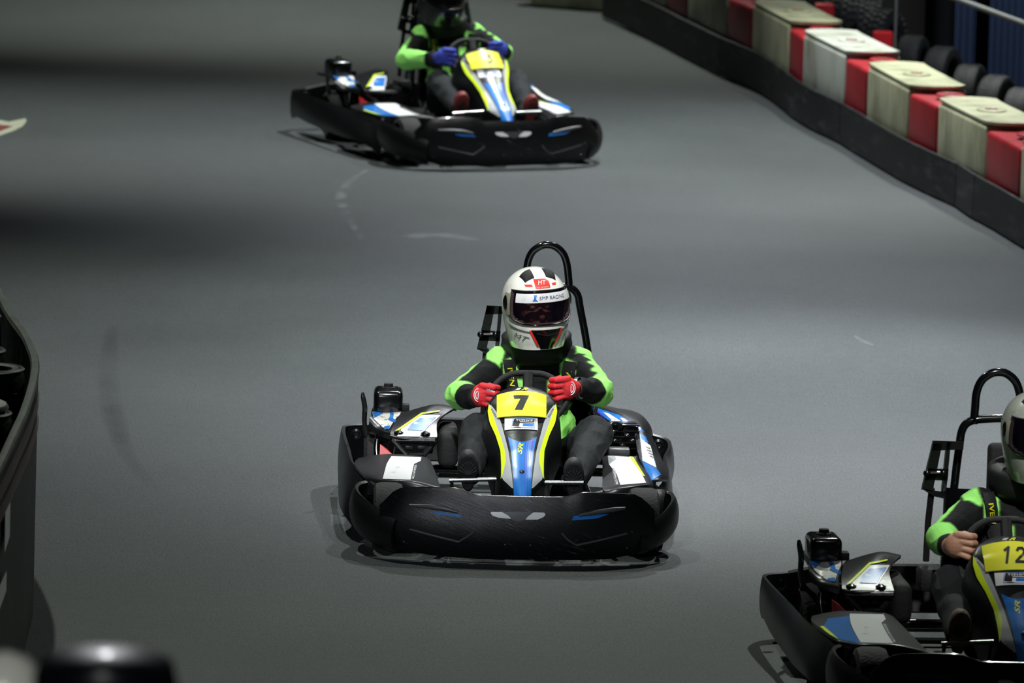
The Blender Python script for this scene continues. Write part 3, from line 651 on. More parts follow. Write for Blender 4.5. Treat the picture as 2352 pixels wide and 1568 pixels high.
# ================================================================== HELMET (own frame: face towards -Y)
def helm_S(az, z, off=0.0):
    if z >= 0:
        k = math.sqrt(max(0, 1-(z/.150)**2.15)); hx = .131*k; hf = .158*k; hb = .162*k; cy = 0
    else:
        t = -z/.165
        hx = .131-.026*t**1.6; hf = .158+.010*math.sin(PI*min(1, t*1.1))*1-.016*t**3; hb = .162-.05*t**1.4; cy = 0
    hx += off; hf += off; hb += off
    c, s = math.sin(az), math.cos(az)   # az = 0 faces -Y
    n = 2.3
    h = hf if s > 0 else hb
    r = (abs(c/hx)**n+abs(s/h)**n)**(-1/n)
    return Vector((r*c, cy-r*s, z + (off*.8 if z > .12 else 0)))
def helm_D(a, z, off=.002): return helm_S(a, z, off)
def build_helmet(root, hm, full=True, vis=VIS):
    V0, V1 = -.055, .073; AZ = R(61)
    v = []; f = []; NA = 96; zs = [-.165, -.162] + [-.15+.0075*i for i in range(39)] + [.1395, .1435, .1465, .1485, .1497]
    for z in zs:
        for k in range(NA): v.append(helm_S(2*PI*k/NA-PI, z))
    for j in range(len(zs)-1):
        for k in range(NA):
            az = 2*PI*(k+.5)/NA-PI; z = (zs[j]+zs[j+1])/2
            lo = V0+.030*(abs(az)/AZ)**3
            if abs(az) < AZ and lo < z < V1: continue
            l = (k+1) % NA; f.append((j*NA+k, j*NA+l, (j+1)*NA+l, (j+1)*NA+k))
    t = len(v); v.append(Vector((0, 0, .150))); b = (len(zs)-1)*NA
    f += [(b+k, b+(k+1) % NA, t) for k in range(NA)]
    sh = solid('helmet_shell', v, f, hm, root, .012, sharp=60)
    def PV(u, w):
        az = AZ*(2*u-1)*1.03; lo = V0-.004+.030*(abs(az)/AZ)**3; return helm_S(az, lo+(V1+.004-lo)*w, .004)
    vv, ff = grid(PV, 48, 14); vi = solid('visor', vv, ff, vis, sh, .002)
    rim = [PV(i/48, 0) for i in range(49)]; rimt = [PV(i/48, 1) for i in range(49)]
    MB().tube(rim, .0035, 8).obj('visor_seal', BLKG, sh); MB().tube(rimt, .0022, 6).obj('visor_brow', GREYP, sh)
    for s in (-1, 1):
        m = MB(); 
        def PQ(u, w):
            a = 2*PI*u; r = w; return helm_S(s*(R(74)+R(8)*math.cos(a)*r), .022+.030*math.sin(a)*r, .013-.004*r**4)
        m.add(*grid(PQ, 20, 6)); m.obj('visor_pivot', BLKG, sh)
        m = MB(); m.add(*grid(lambda u, w: helm_S(s*(R(84)-R(24)*u), V0+.022+.028*(1-u)+(V1-.012-V0-.022-.028*(1-u))*w, .0045), 8, 8)); m.obj('visor_side_plate', VSP, sh)
        # top vents
        m = MB()
        def PT(u, w):
            x = s*(.024+.050*u-.010*w*u); y = -.028-.066*w-.012*u*(1-w); 
            # height on the crown
            az = math.atan2(x, -y); rr = math.hypot(x, y)
            lo_, hi_ = 0, .1499
            for _ in range(24):
                mid = (lo_+hi_)/2; q = helm_S(az, mid)
                if math.hypot(q.x, q.y) > rr: lo_ = mid
                else: hi_ = mid
            e = math.sin(PI*min(1, max(0, u)))*math.sin(PI*w)
            q = helm_S(az, lo_); n = Vector((q.x*.5, q.y*.5, q.z)).normalized(); return q+n*(.001+.010*e**.4)
        m.add(*grid(PT, 10, 12)); m.obj('crown_vent', BLKM, sh)
        m = MB()
        def PE(u, w): return helm_S(s*(R(16)+R(13)*u), .058+.030*w+.05*0, .0035)
    # chin vent: black wedge with red edges
    m = MB()
    def PC(u, w):
        z = -.160+.082*w; h = R(9)+R(13)*w; return helm_S(-h+2*h*u, z, .004+.007*math.sin(PI*u))
    m.add(*grid(PC, 14, 12)); cv = m.obj('chin_vent', BLKG, sh)
    m = MB()
    m.tube([helm_S(R(-14)+R(28)*i/10, -.092-.012*(1-abs(i-5)/5), .012) for i in range(11)], .0022, 6); m.obj('vent_trim', CHROME, cv)
    if full:
        m = MB()
        for s in (-1, 1):
            def PR(u, w):
                z = -.146+.066*w; h = R(9)+R(13)*(z+.160)/.082; return helm_S(s*(h+R(3.4)*u), z, .0045)
            m.add(*grid(PR, 2, 8))
        m.obj('red_vent_edge', REDS, cv)
        kz = lambda b: max(.35, math.sqrt(max(.02, 1-(max(0, b)/.150)**2.15)))*.15
        D = lambda a, b: helm_D(a/kz(b), b, .0018)
        D2 = lambda a, b: helm_D(a/kz(b), b, .0030)
        m = MB(); poly_on(m, [(-.029,.084),(.029,.084),(.029,.108),(-.029,.108)], D, 8); poly_on(m, [(-.029,.108),(.029,.108),(.016,.118),(-.029,.118)], D, 8); lo = m.obj('red_logo_sticker', REDS, sh)
        m = MB(); text_on(m, 'MT', D2, 0, .105, .032, .015, shear=.3, bold=.0); text_on(m, 'MT HELMETS', D2, 0, .0885, .042, .003); m.obj('logo_lettering', WHT, lo)
        m = MB(); poly_on(m, [(-.066,.092),(-.038,.092),(-.040,.100),(-.070,.099)], D, 3); m.obj('red_dash', REDS, sh); m = MB(); poly_on(m, [(.040,.092),(.060,.092),(.060,.100),(.039,.100)], D, 3); m.obj('red_dash', REDS, sh)
        m = MB(); text_on(m, 'MT', D2, -.108, -.112, .085, .024, rot=R(-14), shear=.5); text_on(m, 'MT', D2, .108, -.112, .085, .024, rot=R(14), shear=.5); m.obj('side_lettering', GREYI, sh)
        m = MB(); poly_on(m, [(-.20,-.062),(-.062,-.086),(-.062,-.093),(-.17,-.076)], D, 8); poly_on(m, [(.20,-.062),(.062,-.086),(.062,-.093),(.17,-.076)], D, 8); m.obj('side_stripe', GREYI, sh)
        # visor banner
        vd = lambda o: (lambda a, b: helm_S(a/.15, b, .004+o))
        m = MB(); poly_on(m, [(-.122,.030),(.150,.030),(.150,.066),(-.122,.066)], vd(.0015), 24); bn = m.obj('visor_banner', WHT, vi)
        m = MB(); text_on(m, 'SMP RACING', vd(.0028), .034, .048, .112, .0140, shear=.15); m.obj('banner_lettering', NAVY, bn)
        m = MB(); fill_on(m, [(-.044,.062),(-.030,.061),(-.034,.052),(-.035,.043),(-.028,.036),(-.050,.037),(-.044,.044),(-.042,.054)], vd(.0026)); m.obj('banner_emblem', BLUE, bn)
    return sh, vi

# ================================================================== DRIVER
GREEN = srgb(150,230,112); BLACKC = srgb(13,14,15); PANT = srgb(32,35,37)
def seg_t(p, a, b):
    d = b-a; t = (p-a).dot(d)/d.length_squared; return t, (p-(a+d*max(0, min(1, t)))).length
def build_driver(root, helmmat, glovecol, full, vmat=None, lean=(0, 0, 0), bare=False, elb=(0, 0), fg=.42, solem=SOLEB, hd=(8,12,4), logo=False):
    ls, lh, lz = lean
    s_ = Vector((ls, 0, 0))
    shL = L(1128,838,.36)+s_; shR = L(1346,836,.36)+s_
    elL = L(1056,908,.20)+s_*.5+Vector((elb[0],0,elb[1])); elR = L(1378,900,.16)+s_*.5
    wrL = L(1098,912,-.07); wrR = L(1326,892,-.07)
    ch = L(1236,880,.40)+s_; neck = L(1232,812,.40)+s_*1.5+Vector((0,0,lz)); waist = L(1236,980,.34)+s_*.5; pel = L(1234,1075,.28)
    hip = [pel+Vector((-.09,-.03,.0)), pel+Vector((.09,-.03,.0))]
    knL = L(1098,990,-.14); knR = L(1366,996,-.12)
    anL = L(1080,1085,-.56); anR = L(1318,1105,-.56)
    m = MB()
    m.ball(ch+Vector((0,.0,.0)), (.165,.115,.15)); m.ball(ch+Vector((-.085,.01,.055)), (.10,.095,.09)); m.ball(ch+Vector((.085,.01,.055)), (.10,.095,.09))
    m.ball(waist, (.15,.11,.14)); m.ball(pel+Vector((0,.0,.04)), (.165,.125,.11)); m.capsule(pel+Vector((0,0,.05)), ch, .13, .13)
    m.capsule(ch+Vector((0,0,.08)), neck+Vector((0,0,.04)), .07, .055)
    m.capsule(shL+Vector((.05,.01,.0)), elL, .068, .055); m.capsule(elL, wrL, .054, .037)
    m.capsule(shR+Vector((-.05,.01,.0)), elR, .068, .056); m.capsule(elR, wrR, .056, .037)
    m.ball(shL+Vector((.04,0,.005)), .068); m.ball(shR+Vector((-.04,0,.005)), .068)
    m.capsule(hip[0], knL, .088, .070); m.capsule(knL, anL, .066, .045)
    m.capsule(hip[1], knR, .088, .072); m.capsule(knR, anR, .068, .047)
    # head inside the helmet
    hc = L(1229,697,.30)+Vector((lh, 0, lz))
    yw, pt, rl = R(hd[0]), R(hd[1]), R(hd[2])
    HM = Matrix.Translation(hc) @ Matrix.Rotation(yw, 4, 'Z') @ Matrix.Rotation(pt, 4, 'X') @ Matrix.Rotation(rl, 4, 'Y')
    h3 = HM.to_3x3()
    if lh > .01: pass
    m.capsule(neck+Vector((0,0,.02)), HM @ Vector((0,.02,-.08)), .055, .06)
    m.ball(HM @ Vector((0,.02,.01)), (.078,.095,.105), 24, h3)
    m.ball(HM @ Vector((0,-.045,-.055)), (.058,.045,.055), 20, h3)          # jaw
    m.capsule(HM @ Vector((0,-.082,-.010)), HM @ Vector((0,-.104,-.038)), .009, .014)  # nose
    for s in (-1, 1):
        m.ball(HM @ Vector((s*.034,-.072,-.040)), .020)      # cheeks
        m.capsule(HM @ Vector((s*.014,-.080,.014)), HM @ Vector((s*.050,-.070,.012)), .010, .009)  # brows
    m.capsule(HM @ Vector((-.018,-.086,-.066)), HM @ Vector((.018,-.086,-.066)), .0075, .0075)
    m.capsule(HM @ Vector((-.014,-.085,-.076)), HM @ Vector((.014,-.085,-.076)), .0075, .0075)
    me = remesh(m, .0048, 7, 'body')
    nrm_ = [v.normal.copy() for v in me.vertices]; HMI = HM.inverted()
    for v, vn in zip(me.vertices, nrm_):
        p = v.co.copy()
        if (HMI @ p).length < .15: continue
        q = (1-2*abs(noise.noise(Vector((p.x*11, p.y*7, p.z*17)))))*.0075+noise.noise(Vector((p.x*26, p.y*16, p.z*18+5)))*.0025
        v.co = p+vn*q
    a1, a2 = shL, elL
    def colr(p):
        if p.z > neck.z+.05: return srgb(196,142,112)
        tl, dl = seg_t(p, shL, elL); tr, dr = seg_t(p, shR, elR); fl, dfl = seg_t(p, elL, wrL); fr, dfr = seg_t(p, elR, wrR)
        wob = .008*noise.noise(p*9)
        if p.z > .47 and min(dl, dr, dfl, dfr) < .085+.0 and (p.x < shL.x+.055 or p.x > shR.x-.055 or p.y < .2):
            if dl < dr and min(dl, dfl) == dl or (dl < .085 and p.x < ch.x and dl < dfl):
                if tl < .18 and p.x > shL.x-.02: return GREEN
                side = (p-(shL+(elL-shL)*tl)).dot(Vector((-1, 0, .35)))
                return GREEN if side > .036+wob and tl > .12 else BLACKC
            if p.x < ch.x and dfl < .09:
                return GREEN if fl < fg+wob else BLACKC
            if dr < .085 and dr < dfr:
                if tr < .1 and p.x < shR.x+.03: return GREEN
                side = (p-(shR+(elR-shR)*tr)).dot(Vector((1, -.15, .2)))
                return GREEN if side > .004+wob+.012*math.sin(tr*26) and tr > .12 else BLACKC
            if dfr < .09: return GREEN if fr < .30+wob else BLACKC
        if min(dfl, dfr) < .07 and p.y < .22 and p.z > .36 and abs(p.x-ch.x) > .1:
            if p.x < ch.x: return GREEN if fl < fg+wob else BLACKC
            return GREEN if (fr < .35+wob and p.z > .44) else BLACKC
        if p.y > .15 and p.z > .30:
            dz = p.z-ch.z; dx = abs(p.x-ch.x)
            if .085 < dx < .145 and .075 < dz+dx*.3 < .15 and p.y < ch.y+.05: return GREEN
            if -.015 < dz < .03 and .035 < dx < .12: return GREEN
            if dz < -.07 and dx > .03 and p.y < ch.y+.05 and p.z > .30: return GREEN if noise.noise(p*9) > -.35 else BLACKC
            return BLACKC
        return PANT if p.z < .5 else BLACKC
    paint(me, colr, 2); me.materials.append(SUIT)
    body = bpy.data.objects.new('body', me); COL.objects.link(body); body.parent = root
    # eyes
    for s in (-1, 1): MB().ball(HM @ Vector((s*.030,-.070,.002)), .0125, 12).obj('eye', WHT, root)
    # helmet
    hr = bpy.data.objects.new('helmet', None)
    sh, vi = build_helmet(root, helmmat, full, vmat or VIS); sh.name = 'helmet'
    # bake the head pose into the helmet pieces
    for o in [sh]+list(sh.children_recursive): o.data.transform(HM)
    bpy.data.objects.remove(hr)
    # neck collar
    nc = neck+Vector((0, -.005, .04)); M = Matrix.Translation(nc) @ Matrix.Rotation(R(9), 4, 'X') @ Matrix.Rotation(R(-3), 4, 'Y')
    pr = [(.095+.050*math.cos(a)+(.012 if .5 < a < 2 else 0), .052*math.sin(a)-(.015 if a > PI else 0)) for a in [2*PI*k/16 for k in range(16)]]
    MB().lathe(pr, 40, M, closed=True).obj('neck_collar', NECKM, root, sharp=80)
    # shoulder straps lying on the chest
    tree = BVHTree.FromPolygons([v.co.copy() for v in me.vertices], [tuple(p.vertices) for p in me.polygons])
    def onb(dx, z, eps):
        o = Vector((ch.x+dx, -1.0, z)); h, n, i, d = tree.ray_cast(o, Vector((0, 1, 0)))
        # ignore arms in front
        while h is not None and h.y < .18: h, n, i, d = tree.ray_cast(h+Vector((0, .01, 0)), Vector((0, 1, 0)))
        y = h.y if h is not None else ch.y
        return Vector((ch.x+dx, min(y, ch.y+.03)-eps, z))
    zt = neck.z+.01
    for s, tx in ((-1, 'IVEN'), (1, 'VE T')):
        def PS(u, w): return onb(s*(.125-.035*w)+(u-.5)*.046, zt-.02-w*.20, .010)
        vv, ff = grid(PS, 4, 14); stp = solid('shoulder_strap', vv, ff, BLKM, root, .004)
        mb = MB()
        def FT(a, b): p = onb(s*(.125-.035*((-a)/.20))+b, zt-.02+a, .019); return p
        vs, fs, W, Hh = text2d(tx, 0, .02)
        mb.add([FT(-.07+x/W*.075*(-1), y/Hh*.02*(1)) for x, y in vs], fs); mb.obj('strap_lettering', YINK, stp)
    vv, ff = grid(lambda u, w: onb((u-.5)*.30, ch.z-.045+ (w-.5)*.04, .011), 16, 4); solid('chest_strap', vv, ff, BLKM, root, .004)
    # hands
    def hand(sg, c, name):
        """c: middle of the knuckles (px,py); sg=+1: fingers point to +x, the rim passes below the fingers"""
        m = MB(); k = L(c[0], c[1], -.19)
        wr = wrL if sg > 0 else wrR
        X = Vector((sg, 0, 0))
        pc = k+X*(-.005)+Vector((0, .038, -.004))
        m.capsule(wr.lerp(pc, .25), pc, .034, .040); m.ball(pc+Vector((0,-.008,0)), (.042,.032,.048))
        fng = []
        for i, (ln, dz) in enumerate([(.047,.036),(.053,.013),(.050,-.011),(.040,-.034)]):
            b0 = k+X*.006+Vector((0, .012, dz*.98)); b1 = b0+X*ln*.72+Vector((0, -.008, -.007 + dz*.10)); b2 = b1+X*.018+Vector((0, .022, -.004)); b3 = b2+X*(-.010)+Vector((0, .024, -.001))
            r = .0132-.0008*i
            m.capsule(b0-X*.012+Vector((0,.006,0)), b0, r*1.1, r*1.08); m.capsule(b0, b1, r*1.05, r); m.capsule(b1, b2, r, r*.95); m.capsule(b2, b3, r*.93, r*.85); fng.append((b0, b1, b2))
        t0 = pc+Vector((0, .012, .022)); t1 = t0+X*.030+Vector((0, -.004, .014)); t2 = t1+X*.028+Vector((0, -.008, -.008))
        m.capsule(t0, t1, .016, .014); m.capsule(t1, t2, .0135, .0115)
        me = remesh(m, .0026, 3, name)
        dark = srgb(16,14,16)
        def hc_(p):
            if bare: return srgb(196,146,118)
            # dark fourchettes between the fingers
            best = min(seg_t(p, a, b)[1] for a, b, c2 in fng); zs = sorted(abs(p.z-(a.z+b.z)/2) for a, b, c2 in fng)
            if (p-k).dot(X) > .004 and len(zs) > 1 and (zs[1]-zs[0]) < .0042 and (p-k).dot(X) < .045: return dark
            if p.y > k.y+.045 and (p-k).dot(X) > .0: return dark
            return glovecol
        paint(me, hc_)
        me.materials.append(SKIN if bare else GLOVE)
        o = bpy.data.objects.new(name, me); COL.objects.link(o); o.parent = root
        if not bare:
            cuff = MB().tube([wr.lerp(pc, -.12), wr.lerp(pc, .30)], [.040,.036], 16); cuff.obj('glove_cuff', BLKM, o)
        if logo:
            tr = BVHTree.FromPolygons([v.co.copy() for v in me.vertices], [tuple(p.vertices) for p in me.polygons])
            def FH(a, b, e=.0012):
                q = k+Vector((a, 0, b)); h, n, i, d = tr.ray_cast(q+Vector((0,-.2,0)), Vector((0,1,0)))
                return (h if h is not None else q)+Vector((0,-e,0))
            mb = MB()
            for rad in (.022, .014):
                pts = []
                for j in range(15):
                    an = PI/2+PI*(j/14)*1.0 if sg > 0 else PI/2-PI*(j/14)*1.0
                    pts.append(FH(-sg*.020+rad*.75*math.cos(an), .0+rad*math.sin(an)*1.15))
                mb.tube(pts, .0020, 6)
            mb.tube([FH(-sg*.020, y*.004) for y in (-3, 0, 3)], .0018, 6); mb.obj('glove_emblem', WHT, o)
            if sg > 0:
                mb = MB(); text_on(mb, 'ohio', lambda a, b: FH(a, b, .002), .028, .0225, .036, .009, rot=R(-14), bold=.04); mb.obj('glove_lettering', WHT, o)
        return o
    nm = 'hand' if bare else 'glove'
    hand(1, (1110,908), nm); hand(-1, (1300,892), nm)
    if full:
        M = Matrix.Translation(wrR+Vector((.004,-.012,.004))) @ Matrix.Rotation(R(80), 4, 'Y') @ Matrix.Rotation(R(20), 4, 'X')
        w = MB().lathe([(.040,-.010),(.044,-.008),(.044,.008),(.040,.010)], 24, M).obj('wristwatch', STEEL, root)
        MB().box(wrR+Vector((.004,-.055,.006)), (.016,.012,.026), bev=.003).obj('watch_face', BLKG, w)
    # shoes: soles face the camera above the pedal bars
    for k, (an, px, py) in enumerate(((anL,1075,1086), (anR,1318,1104))):
        heel = L(px, py+34, -.60); toe = L(px, py-14, -.655)
        d = (toe-heel).normalized(); nrm = Vector((1,0,0)).cross(d).normalized()
        if nrm.y > 0: nrm = -nrm
        m = MB()
        N2 = 28; rings = []
        for off, sc in ((.0,.86),(-.002,.96),(-.010,1.0),(-.035,.97),(-.055,.80),(-.066,.45)):
            for j in range(N2):
                a = 2*PI*j/N2; yy_ = math.sin(a); w = .041+.009*yy_ - .010*(1-abs(yy_))*(yy_ < 0)
                ln = (toe-heel).length/2+.05
                rings.append(heel+d*(ln-.03)+Vector((1,0,0))*w*sc*math.cos(a)*(1-.0*yy_)+d*ln*sc*yy_*.96+nrm*off)
        f = [(i*N2+j, i*N2+(j+1) % N2, (i+1)*N2+(j+1) % N2, (i+1)*N2+j) for i in range(5) for j in range(N2)]
        m.add(rings, f); m.f.append(tuple(range(N2))); m.f.append(tuple(5*N2+j for j in range(N2)))
        so = m.obj('shoe', solem, root, sharp=60)
        c0 = heel+d*.07+nrm*.002; mb = MB()
        for j in range(9):
            a = R(-70+17.5*j); mb.tube([c0, c0+(Vector((1,0,0))*math.sin(a)*.036+d*math.cos(a)*.062)], .0018, 5)
        mb.obj('sole_tread', BLKM if solem is not SOLEB else GREYP, so)
    return HM

# ================================================================== SETTING
def floor_mat():
    m = bpy.data.materials.new('painted_concrete'); m.use_nodes = True
    nt = m.node_tree; N = nt.nodes; K = nt.links; b = N['Principled BSDF']
    tc = N.new('ShaderNodeTexCoord')
    def nz(scale, det, rough=.6, st=(1,1,1)):
        mp = N.new('ShaderNodeMapping'); mp.inputs['Scale'].default_value = st; K.new(tc.outputs['Object'], mp.inputs['Vector'])
        n = N.new('ShaderNodeTexNoise'); n.inputs['Scale'].default_value = scale; n.inputs['Detail'].default_value = det; n.inputs['Roughness'].default_value = rough
        K.new(mp.outputs[0], n.inputs['Vector']); return n.outputs['Fac']
    def ramp(s, a, ca, z, cz):
        r = N.new('ShaderNodeValToRGB'); r.color_ramp.elements[0].position = a; r.color_ramp.elements[0].color = ca
        r.color_ramp.elements[1].position = z; r.color_ramp.elements[1].color = cz; K.new(s, r.inputs[0]); return r.outputs[0]
    def mul(a, c):
        x = N.new('ShaderNodeMix'); x.data_type = 'RGBA'; x.blend_type = 'MULTIPLY'; x.inputs['Factor'].default_value = 1
        K.new(a, x.inputs[6]); K.new(c, x.inputs[7]); return x.outputs[2]
    g = lambda v: (v, v, v, 1)
    base = ramp(nz(.45, 5, .55), .3, (.058,.067,.067,1), .7, (.078,.087,.088,1))
    c = mul(base, ramp(nz(2.2, 6, .65, (1, .35, 1)), .3, g(.88), .7, g(1)))
    c = mul(c, ramp(nz(16, 4, .7), .30, g(.82), .66, g(1.03)))
    c = mul(c, ramp(nz(105, 3, .8, (1, .55, 1)), .36, g(.40), .58, g(1.12)))
    c = mul(c, ramp(nz(240, 2, .8), .36, g(.6), .56, g(1.12)))
    K.new(c, b.inputs['Base Color']); b.inputs['Roughness'].default_value = .62; b.inputs['Specular IOR Level'].default_value = .35
    bp = N.new('ShaderNodeBump'); bp.inputs['Strength'].default_value = .35; bp.inputs['Distance'].default_value = .006
    K.new(nz(110, 3, .7), bp.inputs['Height']); K.new(bp.outputs[0], b.inputs['Normal'])
    return m
FLM = floor_mat()
fl = mk('floor', [(-60,-10,0),(60,-10,0),(60,110,0),(-60,110,0)], [(0,1,2,3)], FLM, smooth=False); fl['kind'] = 'structure'
def scuff_mat(name, col, al, sc=7, lo=.42, hi=.68):
    m = bpy.data.materials.new(name); m.use_nodes = True; nt = m.node_tree; N = nt.nodes; K = nt.links; b = N['Principled BSDF']
    b.inputs['Base Color'].default_value = col; b.inputs['Roughness'].default_value = .7
    tc = N.new('ShaderNodeTexCoord'); n = N.new('ShaderNodeTexNoise'); n.inputs['Scale'].default_value = sc; n.inputs['Detail'].default_value = 7
    K.new(tc.outputs['Object'], n.inputs['Vector']); r = N.new('ShaderNodeMapRange'); r.inputs[1].default_value = lo; r.inputs[2].default_value = hi; r.inputs[3].default_value = 0; r.inputs[4].default_value = al
    K.new(n.outputs['Fac'], r.inputs[0])
    a = N.new('ShaderNodeVertexColor'); a.layer_name = 'fade'; q = N.new('ShaderNodeMath'); q.operation = 'MULTIPLY'
    K.new(r.outputs[0], q.inputs[0]); K.new(a.outputs['Color'], q.inputs[1]); K.new(q.outputs[0], b.inputs['Alpha']); return m
SCUFF = scuff_mat('pale_floor_scuff', srgb(125,130,130), .8, 5, .38, .7)
SCUFFD = scuff_mat('dark_tyre_mark', srgb(30,32,34), .45, 1.5, .2, .8)
def floor_strip(name, pts, w, m, z=.0012):
    P = cat([ground(*p) for p in pts], 6); n = len(P); v = []; fd = []
    for i, p in enumerate(P):
        t = (P[min(n-1, i+1)]-P[max(0, i-1)]).normalized(); s = Vector((t.y, -t.x, 0)); e = math.sin(PI*i/(n-1)); ww = w*(.5+.6*e)
        for k in (-1, -.5, 0, .5, 1): v.append(p+s*ww*k+Vector((0,0,z))); fd.append(e**.6*(1-k*k))
    o = mk(name, v, [(5*i+k, 5*i+k+1, 5*i+k+6, 5*i+k+5) for i in range(n-1) for k in range(4)], m, fl, smooth=False)
    ca = o.data.color_attributes.new('fade', 'FLOAT_COLOR', 'POINT')
    for i, q in enumerate(fd): ca.data[i].color = (q, q, q, 1)
floor_strip('pale_scuff', [(852,385),(800,420),(782,455),(800,500),(838,560)], .035, SCUFF)
floor_strip('pale_scuff', [(930,548),(990,540),(1050,545),(1110,552)], .11, SCUFF)
floor_strip('pale_scuff', [(1960,770),(1985,785),(2010,795)], .02, SCUFF)
floor_strip('tyre_mark', [(262,740),(252,800),(248,880),(262,960),(290,1040),(350,1120)], .055, SCUFFD)
CREAM = mat('cream_paint', srgb(170,172,150), .6, var=.2)
DRED = mat('dark_red_paint', srgb(110,46,50), .6)
def fpoly(name, pts, m, z): 
    mk(name, [ground(*p)+Vector((0,0,z)) for p in pts], [tuple(range(len(pts)))], m, fl, smooth=False)
fpoly('painted_kerb_marking', [(-60,330),(0,311),(30,301),(52,290),(61,278),(58,272),(20,280),(-60,262)], CREAM, .001)
fpoly('painted_kerb_red', [(-60,322),(0,302),(16,296),(30,290),(0,287),(-60,275)], DRED, .002)

# ---- red and white plastic barrier blocks on the right
PATH = sorted((g_.y, g_.x) for g_ in [ground(*q) for q in [(1300,-10),(1383,42),(1495,95),(1652,176),(1752,221),(1836,286),(1929,333),(2067,417),(2192,478),(2238,507),(2352,574),(2480,660)]])
px_at = lambda y: lerp(PATH, y)
BW = mat('white_barrier_plastic', srgb(192,193,158), .42, bump=.1, bscale=12, dirt=srgb(128,128,98), dscale=5, dlo=.42, dhi=.72, stretch=(1,1,.5))
BWC = mat('clean_white_barrier_plastic', srgb(196,200,188), .4, dirt=srgb(140,140,112), dscale=4, dlo=.5, dhi=.7, stretch=(1,1,.4))
BR = mat('red_barrier_plastic', srgb(172,36,44), .42, bump=.1, bscale=12, dirt=srgb(118,34,38), dscale=5, dlo=.42, dhi=.75)
MOSS = mat('grime', srgb(70,66,50), .8)
def block(length, white, m, holem):
    """one hollow plastic barrier block, long side along Y, front face at x = 0, origin at its base"""
    root = empty('barrier_block')
    h, w = (.505, .33) if white else (.485, .31)
    b = MB().box((w/2, 0, h/2), (w, length, h), bev=.022, seg=3)
    o = b.obj('block_body', m, root)
    if white:  # overlapping rounded lips at both ends of the lid
        vv = []
        def lid(u, t):
            y = (u-.5)*length; e = abs(2*u-1); x = t*w
            out = .085*(1-(2*t-1)**2)**.7*(1 if e > .98 else (e**14)); y += math.copysign(out, u-.5)
            return Vector((x*.96+.007, y, h+.004+.006*e**6))
        v, f = grid(lid, 24, 8); so = solid('lid', v, f, m, root, .016)
    # sunken filler cap
    M = Matrix.Translation((w*.5, 0, h+.006)) @ Matrix.Diagonal((1, 1.25, 1, 1))
    M = M @ Matrix.Translation((0, 0, .018)); rec = MB().lathe([(0,.001),(.040,.001),(.052,.008),(.066,.010),(.078,.004),(.080,-.004)], 24, M).obj('filler_ring', m, root)
    MB().lathe([(0,.004),(.022,.004),(.026,.001)], 16, M).obj('filler_cap', holem, root)
    mb = MB()
    for k in range(6):
        a = k*PI/3+.3; c = Vector((w*.5, 0, h+.030)); mb.tube([c, c+Vector((math.cos(a)*.036, math.sin(a)*.05, 0))], .004, 5)
    mb.obj('filler_star', holem, root)
    return root
FILL = mat('red_filler_cap', srgb(130,22,20), .5)
def put_block(o, y0, y1, label, off=.045, tilt=0):
    ym = (y0+y1)/2; a = Vector((px_at(y0)+off, y0, 0)); b = Vector((px_at(y1)+off, y1, 0)); c = (a+b)/2; d = b-a
    o.location = c; o.rotation_euler = (0, 0, math.atan2(-d.x, d.y)); tagp(o, label, 'barrier block', 'red and white barrier blocks on the right')
bounds = [ground(*q, .5).y for q in [(2480,412),(2326,334),(2245,292),(2140,237),(2065,207),(1980,155),(1910,128),(1832,80),(1780,58)]]
while len(bounds) < 15: bounds.append(bounds[-1]+(1.12 if len(bounds) % 2 == 1 else .59))
labs = {1:'white barrier block cut off by the right edge of the photo', 2:'nearest fully seen red block, with a dark scuff low on its face',
 3:'dirty white block nearest the camera, black skirt seam below it', 4:'red block between the two nearest dirty white blocks',
 5:'dirty white block with grime round its lid, second nearest whole white one', 6:'red block just right of the cleanest white block',
 7:'cleanest, brightest white barrier block with a curved dent stain on its face', 8:'red block just beyond the cleanest white block',
 9:'white block two beyond the brightest one, behind a narrow red block', 10:'narrow red block near the top edge, third red from the far end',
 11:'white block touching the top edge of the photo, lid out of view', 12:'farthest red block face still seen above the skirt', 13:'white block mostly above the top of the photo'}
for i in range(0, 13):
    white = i % 2 == 0; y0, y1 = bounds[i], bounds[i+1]
    o = block(y1-y0-.01, white, (BWC if i == 6 else BW) if white else BR, FILL)
    put_block(o, y0, y1, labs[i+1])
for k, (x, y, rz, wh, lb) in enumerate([(.30, 50.15, 62, True, 'pale block end at the far tip of the black skirt'), (.02, 50.75, 75, False, 'red block beyond the far tip of the black skirt')]):
    o = block(.55, wh, BW if wh else BR, FILL); o.location = (x, y, 0); o.rotation_euler = (0, 0, R(rz)); tagp(o, lb, 'barrier block', 'red and white barrier blocks on the right')
